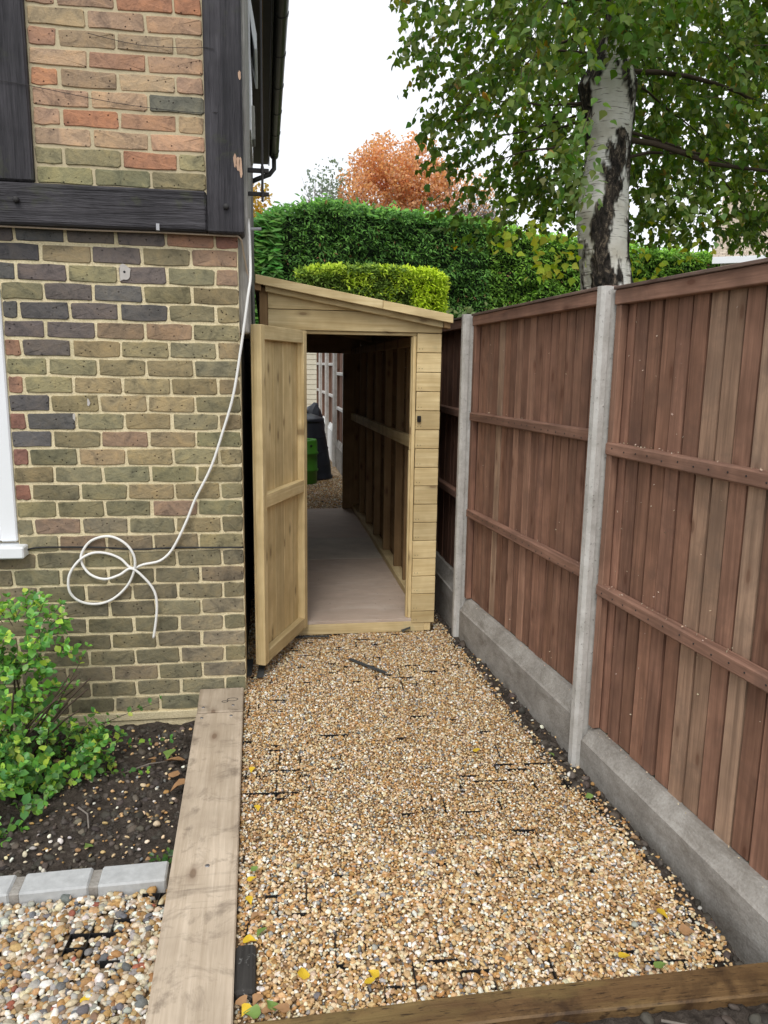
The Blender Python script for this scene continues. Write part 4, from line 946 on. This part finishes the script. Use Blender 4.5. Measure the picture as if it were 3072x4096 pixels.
for i in range(46):
    z = random.uniform(2.75, 4.9); az = random.uniform(0, 2*math.pi); L = random.uniform(.9, 2.1)
    if math.cos(az) < .05 and z < 4.1: az = math.pi-az
    rs, dr = random.uniform(.1, .7), random.uniform(.2, .8); bx_ = float(np.interp(z, tz, txx))
    if not (z > 4.3 or (crown_ok(bx_+math.sin(az)*L, 5.+math.cos(az)*L, z+rs-dr) > .25 and crown_ok(bx_+.7*math.sin(az)*L, 5.+.7*math.cos(az)*L, z+.7*rs-.5*dr) > .2)): continue
    limb((bx_, 5., z), az, L, rs, dr, random.uniform(.006, .013))
limb((2.3, 5., 3.05), rad(95), 1.5, -.35, -.15, .020); limb((2.3, 5., 3.45), rad(80), 1.7, .2, .6, .018); limb((2.1, 5., 3.0), rad(-70), .75, .05, .15, .010); limb((2.1, 5., 3.2), rad(-65), .9, .3, .2, .010)
obj_l = manytubes('branches', paths, M['twig'], BT, (2.22, 5., -.3), 6)
LP, LF, LN, LS, LC = [], [], [], [], []
tw = []
tries = 0
while len(LP) < 44000 and tries < 160000:
    tries += 1
    x, z = random.uniform(.5, 4.7), random.uniform(2.1, 4.9)
    y = random.uniform(3.9, 6.3) if x < 2.1 else random.uniform(4.0, 7.4)
    if random.random() > crown_ok(x, y, z)*.8: continue
    if x < 1.25 and y < 4.2: continue
    out = Vector((x-2.2, y-5., 0)); out = out.normalized() if out.length > .01 else Vector((1, 0, 0))
    d = (out*random.uniform(.2, .9)+Vector((random.gauss(0, .3), random.gauss(0, .3), random.uniform(-1.0, .15)))).normalized()
    L = random.uniform(.16, .40); nl = random.randint(9, 15); p0 = Vector((x, y, z))
    if len(tw) < 1300 and crown_ok(*(p0+d*L)): tw.append(([p0-d*.06, p0+d*L*.5, p0+d*L+Vector((0, 0, -.02))], [.0022, .0016, .001]))
    tone = random.uniform(.7, 1.2)
    for j in range(nl):
        p = p0+d*L*(j+random.random())/nl
        if not crown_ok(p.x, p.y, p.z): continue
        f_ = Vector((random.gauss(0, .6), random.gauss(0, .6), random.uniform(-1.1, -.1)))+d*.4
        nn = Vector((random.gauss(0, .6), random.gauss(-.15, .6), random.gauss(.55, .45)))
        LP.append(p[:]); LF.append(f_[:]); LN.append(nn[:]); LS.append(random.choice((random.uniform(.026, .045), random.uniform(.040, .066), random.uniform(.040, .066)))); LC.append(tone)
# low sprays of yellowing leaves and the pale spray against the trunk
for (c_, n__, sp, tn) in (((1.52, 4.8, 2.44), 26, .09, 2), ((1.80, 4.8, 2.32), 34, .10, 2), ((1.72, 4.8, 2.20), 12, .05, 2), ((1.66, 4.7, 2.40), 14, .07, 2), ((1.78, 4.55, 2.74), 60, .08, 3), ((1.80, 4.5, 2.60), 34, .06, 3), ((1.82, 4.5, 2.88), 16, .06, 3), ((2.45, 4.7, 2.62), 34, .10, 3), ((2.62, 4.6, 2.52), 26, .10, 3), ((2.5, 5.4, 2.40), 36, .14, 2), ((2.85, 5.3, 2.36), 40, .16, 2), ((2.08, 4.6, 3.46), 60, .11, 1), ((2.05, 4.6, 3.60), 80, .13, 1), ((1.98, 4.6, 3.72), 80, .14, 1), ((2.2, 4.6, 3.55), 60, .10, 1), ((2.12, 4.5, 3.40), 26, .05, 1), ((1.66, 4.5, 3.0), 40, .10, 1), ((1.68, 4.5, 3.25), 40, .10, 1)):
    for j in range(n__):
        LP.append((c_[0]+random.gauss(0, sp), c_[1]+random.gauss(0, sp), c_[2]+random.gauss(0, sp*.8))); LF.append((random.gauss(0, .6), random.gauss(0, .5), random.uniform(-1.1, -.1))); LN.append((random.gauss(0, .4), random.gauss(-.5, .4), random.gauss(.6, .3))); LS.append(random.uniform(.042, .064)); LC.append(10+tn)
n_ = len(LP); LC = np.array(LC); base = np.zeros((n_, 3)); q = RNG.random(n_)
base[:] = (.135, .21, .032); base[q < .30] = (.10, .18, .038); base[q > .80] = (.22, .29, .06); base[q > .985] = (.40, .28, .06)
tn = np.where(LC < 9, LC, 1.)
base[LC == 12] = (.44, .52, .06); base[LC == 13] = (.25, .33, .11); base[LC == 11] = (.16, .26, .05)
R = frames(np.array(LF), np.array(LN))
cr = scatter('crown', BIRCH_V, BIRCH_F, np.array(LP), R, np.array(LS), np.clip(base*tn[:, None]*(1+RNG.uniform(-.15, .15, (n_, 3))), 0, 1), M['leaf'], BT, (2.22, 5., -.3)); cr['kind'] = 'stuff'
tws = manytubes('twigs', tw, M['twig'], BT, (2.22, 5., -.3), 4); tws['kind'] = 'stuff'

# ------------------------------------------------------------------ hedges
SPR_V = [(0, 0, 0), (.25, .16, .02), (.42, .02, 0), (.45, -.17, .02), (.68, .13, 0), (.72, -.12, 0), (1, 0, -.10), (.2, -.1, .02)]
SPR_F = [(0, 2, 1), (0, 7, 2), (7, 3, 2), (2, 4, 1), (2, 6, 4), (2, 5, 6), (3, 5, 2)]
def hedge(name, label, cat, loc, core, faces, spr, topf, matc):
    Hh = empty(name, loc, label=label, cat=cat); lo, hi = core
    nx, nz = max(6, int((hi[0]-lo[0])/.25)), max(6, int((hi[2]-lo[2])/.25))
    me = bpy.data.meshes.new('hedge_core'); bm = bmesh.new(); bmesh.ops.create_cube(bm, size=1.); bmesh.ops.scale(bm, vec=Vector(hi)-Vector(lo), verts=bm.verts)
    bmesh.ops.translate(bm, vec=(Vector(hi)+Vector(lo))/2-Vector(loc), verts=bm.verts); bmesh.ops.subdivide_edges(bm, edges=bm.edges[:], cuts=20, use_grid_fill=True)
    for v_ in bm.verts:
        if topf and v_.co.z > hi[2]-loc[2]-.01: v_.co.z = topf(v_.co.x+loc[0])-.16-loc[2]
        v_.co += Vector((.06, .1, .06))*noise.noise(v_.co*1.3)
    bm.to_mesh(me); bm.free(); me.materials.append(matc); obj('hedge_core', me, None, Hh, loc)
    P, Fd, Nn, Sz, C = [], [], [], [], []
    for (fn, cnt) in faces:
        for i in range(cnt):
            p, f_, nn, s_, c_ = fn(); P.append(p); Fd.append(f_); Nn.append(nn); Sz.append(s_); C.append(c_)
    o = scatter('foliage', SPR_V, SPR_F, np.array(P), frames(np.array(Fd), np.array(Nn)), np.array(Sz), np.array(C), M['conifer'], Hh, loc); o['kind'] = 'stuff'
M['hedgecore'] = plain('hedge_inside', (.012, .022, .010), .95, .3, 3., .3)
M['goldcore'] = plain('golden_hedge_inside', (.05, .055, .012), .95, .3, 3., .3)
htop = lambda x: np.interp(x, [-.6, -.2, .3, .7, 1.5, 2.7, 5.2, 6.5, 9.1, 13.], [4.5, 4.85, 5.2, 5.36, 5.48, 5.34, 5.18, 4.95, 4.72, 4.55])
def hcol(x, z, hi=1.):
    if random.random() < .012: return (.20, .11, .05)
    if x < .55: c_ = (.10, .25, .045)
    else: c_ = random.choice([(.065, .16, .030), (.09, .21, .038), (.115, .245, .040), (.042, .11, .023)])
    if x > 5.5: c_ = (c_[0]*1.7, c_[1]*1.45, c_[2])
    k_ = random.uniform(.75, 1.35)*hi; return tuple(q*k_ for q in c_)
def hface():
    x = random.uniform(-.5, 13.2); z = random.uniform(2.2, htop(x)); b_ = .26*noise.noise(Vector((x*1.6, z*2.2, 0)))+.20*noise.noise(Vector((x*4, z*5.5, 2)))
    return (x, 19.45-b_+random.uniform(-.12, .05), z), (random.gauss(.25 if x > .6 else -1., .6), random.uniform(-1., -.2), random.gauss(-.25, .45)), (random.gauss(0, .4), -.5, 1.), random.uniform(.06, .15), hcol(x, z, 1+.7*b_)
def htopf():
    x = random.uniform(-.6, 13.2); z = htop(x)+.10*noise.noise(Vector((x*2.3, 0, 0)))+.07*noise.noise(Vector((x*7, 3, 0)))+(random.random() < .06)*random.uniform(0, .16)
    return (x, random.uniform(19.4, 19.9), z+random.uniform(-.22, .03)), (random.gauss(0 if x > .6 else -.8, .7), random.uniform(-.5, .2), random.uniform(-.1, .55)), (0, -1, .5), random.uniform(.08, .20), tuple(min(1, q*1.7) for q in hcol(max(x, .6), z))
def hleft():
    z = random.uniform(2.0, 5.1); x = random.uniform(-.75, .5)
    if z > htop(x)-.05: z = htop(x)-.1
    return (x, 19.4+random.uniform(-.25, .2), z), (random.uniform(-1.2, -.3), random.gauss(-.3, .3), random.gauss(.1, .35)), (0, -.7, .8), random.uniform(.18, .34), tuple(q*random.uniform(.8, 1.4) for q in (.085, .215, .04))
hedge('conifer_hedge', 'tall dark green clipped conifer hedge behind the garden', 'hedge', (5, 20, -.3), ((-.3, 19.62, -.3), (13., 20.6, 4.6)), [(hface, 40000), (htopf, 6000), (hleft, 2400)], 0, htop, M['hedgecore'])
gtop = lambda x: np.interp(x, [.7, 1.2, 2.5, 3.9, 4.1], [3.68, 3.80, 3.86, 3.80, 3.62])
def gcol(x, z):
    dk = noise.noise(Vector((x*2.6, z*3., 5)))
    c_ = (.40, .52, .045) if dk > -.05+random.gauss(0, .15) else (.17, .27, .04)
    if x > 3.2+random.gauss(0, .2): c_ = (.48, .62, .035)
    if z < 3.5 and x < 3.3 and dk < .1+random.gauss(0, .15): c_ = (.13, .21, .035)
    k_ = random.uniform(.65, 1.25); return tuple(min(.8, q*k_) for q in c_)
def gface():
    x = random.uniform(.72, 4.1); z = random.uniform(2.6, gtop(x)); b_ = .16*noise.noise(Vector((x*3, z*3, 0)))+.10*noise.noise(Vector((x*8, z*8, 0)))
    return (x, 17.95-b_+random.uniform(-.06, .06), z), (random.gauss(.2, .6), random.uniform(-1., -.2), random.gauss(.1, .5)), (0, -.6, 1), random.uniform(.07, .14), gcol(x, z)
def gtopf():
    x = random.uniform(.75, 4.1); return (x, random.uniform(17.9, 18.4), gtop(x)+random.uniform(-.14, .0)+.07*noise.noise(Vector((x*4, 1, 0)))+.05*noise.noise(Vector((x*11, 1, 0)))), (random.gauss(0, .7), random.uniform(-.6, .2), random.uniform(-.1, .8)), (0, -1, .4), random.uniform(.08, .15), tuple(min(.8, 1.2*q) for q in gcol(x, 3.8))
def gright(): return (random.uniform(4.02, 4.14), random.uniform(17.9, 18.6), random.uniform(2.6, 3.66)), (random.uniform(.2, 1), random.uniform(-.8, .2), random.gauss(.1, .5)), (.2, -.5, 1), random.uniform(.08, .15), gcol(3.9, 3.7)
hedge('golden_hedge', 'low golden yellow clipped conifer in front of the dark hedge', 'hedge', (2.4, 18.3, -.3), ((.85, 18.08, -.3), (3.98, 18.8, 3.5)), [(gface, 7000), (gtopf, 1500), (gright, 700)], 0, gtop, M['goldcore'])

# ------------------------------------------------------------------ distant trees
def cloudtree(name, label, base, c, r, nleaf, ls, cols, twmat, ntw, spread=.9, zlo=None, shape=None):
    T = empty(name, base, label=label, cat='tree'); P = []; 
    while len(P) < nleaf:
        d = Vector((random.gauss(0, 1), random.gauss(0, 1), random.gauss(0, 1))).normalized()*(random.random()**.42); p = Vector((c[0]+d.x*r[0], c[1]+d.y*r[1], c[2]+d.z*r[2]))
        if noise.noise(p*1.5)+.5*noise.noise(p*3.5) < -.22+(.5 if d.length > .85 else 0)*random.random(): continue
        if zlo and p.z < zlo+random.uniform(-.1, .9): continue
        P.append(p[:])
    n_ = len(P); col = np.array(cols)[RNG.integers(0, len(cols), n_)]*RNG.uniform(.7, 1.25, (n_, 1))
    o = scatter('crown', LEAF_V, LEAF_F, np.array(P), frames(RNG.normal(size=(n_, 3)), RNG.normal(size=(n_, 3))+[0, -.4, .6]), RNG.uniform(ls*.7, ls*1.3, n_), np.clip(col, 0, 1), M['leaf'], T, base); o['kind'] = 'stuff'
    V, F = tubegeo([Vector((0, 0, 0)), Vector((.05, 0, 2)), Vector((0, .05, c[2]-base[2]-r[2]*.8))], [.16, .13, .08], 8); obj('trunk', pymesh('trunk', V, F, twmat, True), None, T, base)
    pth = []
    for i in range(ntw):
        p0 = Vector((c[0]+random.uniform(-.6, .6)*r[0], c[1]+random.uniform(-.4, .4)*r[1], c[2]-r[2]*random.uniform(.75, 1.05))); d = Vector((random.gauss(0, .55), random.gauss(0, .3), random.uniform(.3, 1.))).normalized(); L = random.uniform(.5, 1.6)
        pth.append(([p0, p0+d*L*.5+Vector((0, 0, .05)), p0+d*L+Vector((random.uniform(-.1, .1), 0, .1))], [.016, .010, .004]))
    if ntw: b_ = manytubes('branches', pth, twmat, T, base, 4); b_['kind'] = 'stuff'
OR = [(.66, .38, .19), (.72, .45, .25), (.60, .33, .16), (.74, .48, .22), (.68, .44, .29)]
cloudtree('orange_tree', 'round crowned tree in orange autumn leaf above the hedge', (4.3, 26, -.3), (4.40, 26, 7.1), (2.05, 1.3, 1.90), 14000, .095, OR, M['greytwig'], 420, zlo=6.1)
cloudtree('bare_tree', 'thin branched tree with a few orange leaves beside the birch', (6.6, 26, -.3), (6.6, 26, 7.0), (1.5, 1., .95), 900, .10, OR, M['greytwig'], 200)
cloudtree('grey_green_tree', 'sparse grey green leaved tree at the edge of the orange one', (2.2, 27, -.3), (2.3, 27, 7.2), (1.0, .9, 1.2), 700, .11, [(.22, .27, .20), (.28, .32, .26), (.18, .24, .14)], M['greytwig'], 130)
cloudtree('amber_tree', 'small amber leaved tree just past the house corner', (-.1, 24, -.3), (-.1, 24, 5.7), (.55, .6, 1.2), 900, .11, [(.5, .30, .06), (.55, .38, .09), (.4, .3, .08)], M['greytwig'], 40)
# creeping shrub peeping over the fence
CS = empty('grey_leaved_shrub', (1.45, 4.85, -.3), label='pale grey green shrub peeping over the fence top by the bend', cat='shrub')
P = [(random.uniform(1.17, 1.85), 4.82+random.gauss(0, .10), random.uniform(1.5, 1.97+.07*noise.noise(Vector((i*.7, 0, 0))))) for i in range(620)]
P = [p for p in P if p[2] > 1.915 or p[0] > 1.27]
n_ = len(P); o = scatter('foliage', LEAF_V, LEAF_F, np.array(P), frames(RNG.normal(size=(n_, 3))+[0, -.2, .2], RNG.normal(size=(n_, 3))*.6+[0, -.4, 1]), RNG.uniform(.028, .05, n_), jitcol((.22, .30, .12), n_, .3), M['leaf'], CS, (1.45, 4.85, -.3)); o['kind'] = 'stuff'
sts = [([(1.3+.1*i, 4.85, -.3), (1.3+.1*i+random.uniform(-.1, .1), 4.84, 1.2), (1.25+.13*i, 4.82, 1.9)], [.012, .009, .004]) for i in range(5)]
manytubes('stems', sts, M['twig'], CS, (1.45, 4.85, -.3), 5)

# ------------------------------------------------------------------ neighbouring house glimpsed through the birch
NH = empty('neighbour_house', (8.95, 15., 0), rad(-33), label='pale walled house with white window glimpsed under the birch', cat='house')
box('wall', (.1, .3, -.3), (6, 5.5, 3.9), M['render'], NH, .02)
prism('roof', [(-.02, 3.86), (.28, 3.84), (2.9, 5.55), (5.8, 3.8), (2.9, 5.7)], 'X', -.05, 6.3, M['tiles'], NH)
box('fascia', (-.05, -.05, 3.74), (6.3, -.02, 3.87), M['upvc'], NH, .005)
box('window_frame', (.50, .24, 2.9), (1.7, .297, 3.66), M['upvc'], NH, .01); box('pane', (.58, .225, 2.98), (1.05, .239, 3.58), M['black'], NH, 0); box('pane', (1.13, .225, 2.98), (1.62, .239, 3.58), M['black'], NH, 0)

# ------------------------------------------------------------------ small things on the path
def leafobj(x, y, z, s_, mat, label, group=None, cat='leaf'):
    V = [Vector(v_)*s_ for v_ in BIRCH_V]; rz = random.uniform(0, 6.28)
    me = pymesh('fallen_leaf', [(v_.x-.5*s_, v_.y, v_.z*1.5+.06*s_*random.random()) for v_ in V], BIRCH_F, mat, True)
    return tag(obj('fallen_leaf', me, None, None, (x, y, z), (random.uniform(-.4, .4), random.uniform(-.3, .3), rz)), label, cat, group)
leafobj(.867, 2.945, .016, .040, M['yellowleaf'], 'bright yellow leaf on open gravel near the tall post')
leafobj(1.175, 2.88, .010, .034, M['greenleaf'], 'greenish leaf at the trench edge beside the post')
leafobj(1.20, 2.55, .012, .036, M['greenleaf'], 'pale green leaf at the trench edge below the post')
leafobj(1.150, 1.895, .016, .042, M['yellowleaf'], 'yellow leaf beside the exposed black mesh by the fence')
leafobj(1.185, 1.82, .016, .044, M['deadleaf'], 'dry tan leaf between the yellow one and the cross timber')
leafobj(.961, 1.752, .016, .036, M['yellowleaf'], 'yellow leaf close to the middle of the cross timber')
leafobj(1.044, 1.707, .016, .040, M['greenleaf'], 'pale green leaf touching the cross timber')
leafobj(-.062, 1.949, .018, .040, M['yellowleaf'], 'yellow leaf at the far end of the blackened block')
leafobj(-.03, 1.978, .016, .040, M['greenleaf'], 'grey green leaf just past the blackened block')
leafobj(.080, 1.807, .018, .042, M['yellowleaf'], 'golden leaf on gravel a hand from the blackened block')
leafobj(.252, 1.758, .018, .036, M['yellowleaf'], 'lower leaf of the yellow pair on the gravel')
leafobj(.266, 1.780, .018, .034, M['yellowleaf'], 'upper leaf of the yellow pair on the gravel')
for i, (x, y, mm) in enumerate([(-.067, 1.706, 'yellowleaf'), (-.05, 1.695, 'greenleaf'), (-.004, 1.712, 'greenleaf'), (-.012, 1.695, 'deadleaf'), (-.04, 1.735, 'deadleaf'), (.022, 1.698, 'deadleaf'), (-.075, 1.73, 'deadleaf')]):
    leafobj(x, y, .018, random.uniform(.03, .044), M[mm], 'fallen leaf in the heap where sleeper and cross timber meet', 'leaves heaped in the path corner')
for x, y in ((-.06, 2.22), (-.055, 2.27), (-.04, 2.45), (-.07, 2.9), (-.03, 3.3), (-.045, 2.62), (-.065, 2.12), (-.05, 2.05)):
    leafobj(x, y, .014, .030, M[random.choice(['yellowleaf', 'greenleaf', 'deadleaf'])], 'small fallen leaf on gravel along the sleeper edge', 'leaves along the sleeper')
leafobj(-.41, 3.26, -.115, .085, M['deadleaf'], 'large curled pale brown leaf on soil by the sleeper'); leafobj(-.445, 3.33, -.12, .07, M['greenleaf'], 'olive curled leaf on soil close to the sleeper'); leafobj(-.52, 3.30, -.125, .05, M['deadleaf'], 'small russet leaf on bare soil'); leafobj(-.365, 3.02, -.10, .085, M['deadleaf'], 'tan leaf leaning against the sleeper side'); leafobj(-.40, 3.15, -.12, .06, M['deadleaf'], 'crumpled brown leaf between the two larger ones on soil')
leafobj(-.66, 2.69, -.135, .04, M['greenleaf'], 'small green leaf alone on soil behind the kerb'); leafobj(-.82, 2.02, -.110, .05, M['yellowleaf'], 'yellowish leaf on the grey and tan pebbles by the frame edge'); leafobj(-.50, 1.93, -.110, .04, M['yellowleaf'], 'small yellow leaf on pebbles near the sleeper')
def stripobj(pts, w_, label):
    V = []; n_ = len(pts)
    for i, p in enumerate(pts):
        a_ = Vector(pts[min(i+1, n_-1)])-Vector(pts[max(i-1, 0)]); nrm = Vector((-a_.y, a_.x, 0)).normalized()*w_/2
        for sg, dz in ((1, 0), (-1, 0), (-1, .004), (1, .004)): q = Vector(p)+nrm*sg; V.append((q.x, q.y, q.z+dz))
    F = [(4*i+a_, 4*i+(a_+1) % 4, 4*i+4+(a_+1) % 4, 4*i+4+a_) for i in range(n_-1) for a_ in range(4)]+[(3, 2, 1, 0), (4*n_-4, 4*n_-3, 4*n_-2, 4*n_-1)]
    c_ = Vector(V[0]); tag(obj('rubber_strip', pymesh('rubber_strip', [Vector(v_)-c_ for v_ in V], F, M['rubber']), None, None, c_), label, 'strip')
stripobj([(.445, 4.05, .012), (.50, 3.97, .014), (.56, 3.895, .013), (.615, 3.828, .012)], .022, 'flat dark strip lying slantwise on the gravel before the shed')
stripobj([(.135, 4.43, .012), (.25, 4.43, .014), (.365, 4.424, .012)], .024, 'black strip lying along the foot of the shed sill')
stripobj([(.815, 4.478, .012), (.84, 4.485, .02), (.868, 4.482, .03)], .03, 'short dark scrap at the shed corner by the sill')
stripobj([(-.03, 3.98, .035), (-.035, 3.92, .025), (-.043, 3.84, .012)], .035, 'dark grey scrap under the open door corner')
stripobj([(-.095, 4.05, .03), (-.10, 3.95, .02), (-.104, 3.87, .012)], .035, 'dark scrap in the gap between door and brick wall')
# roots and twigs on the soil
for (pts, lab) in (([(.95, 1.53, .022), (1.02, 1.50, .024), (1.08, 1.46, .014), (1.13, 1.39, .004)], 'thin forked root in the soil below the cross timber'), ([(-.62, 3.2, -.13), (-.52, 3.25, -.12), (-.45, 3.28, -.13)], 'dry twig on the soil bed'), ([(-.75, 2.95, -.13), (-.70, 2.88, -.12), (-.68, 2.80, -.13)], 'pale bent root on soil under the shrub')):
    o = tube('root', pts, [.004, .0035, .003, .002][:len(pts)], M['greytwig'], None, 6); tag(o, lab, 'root')
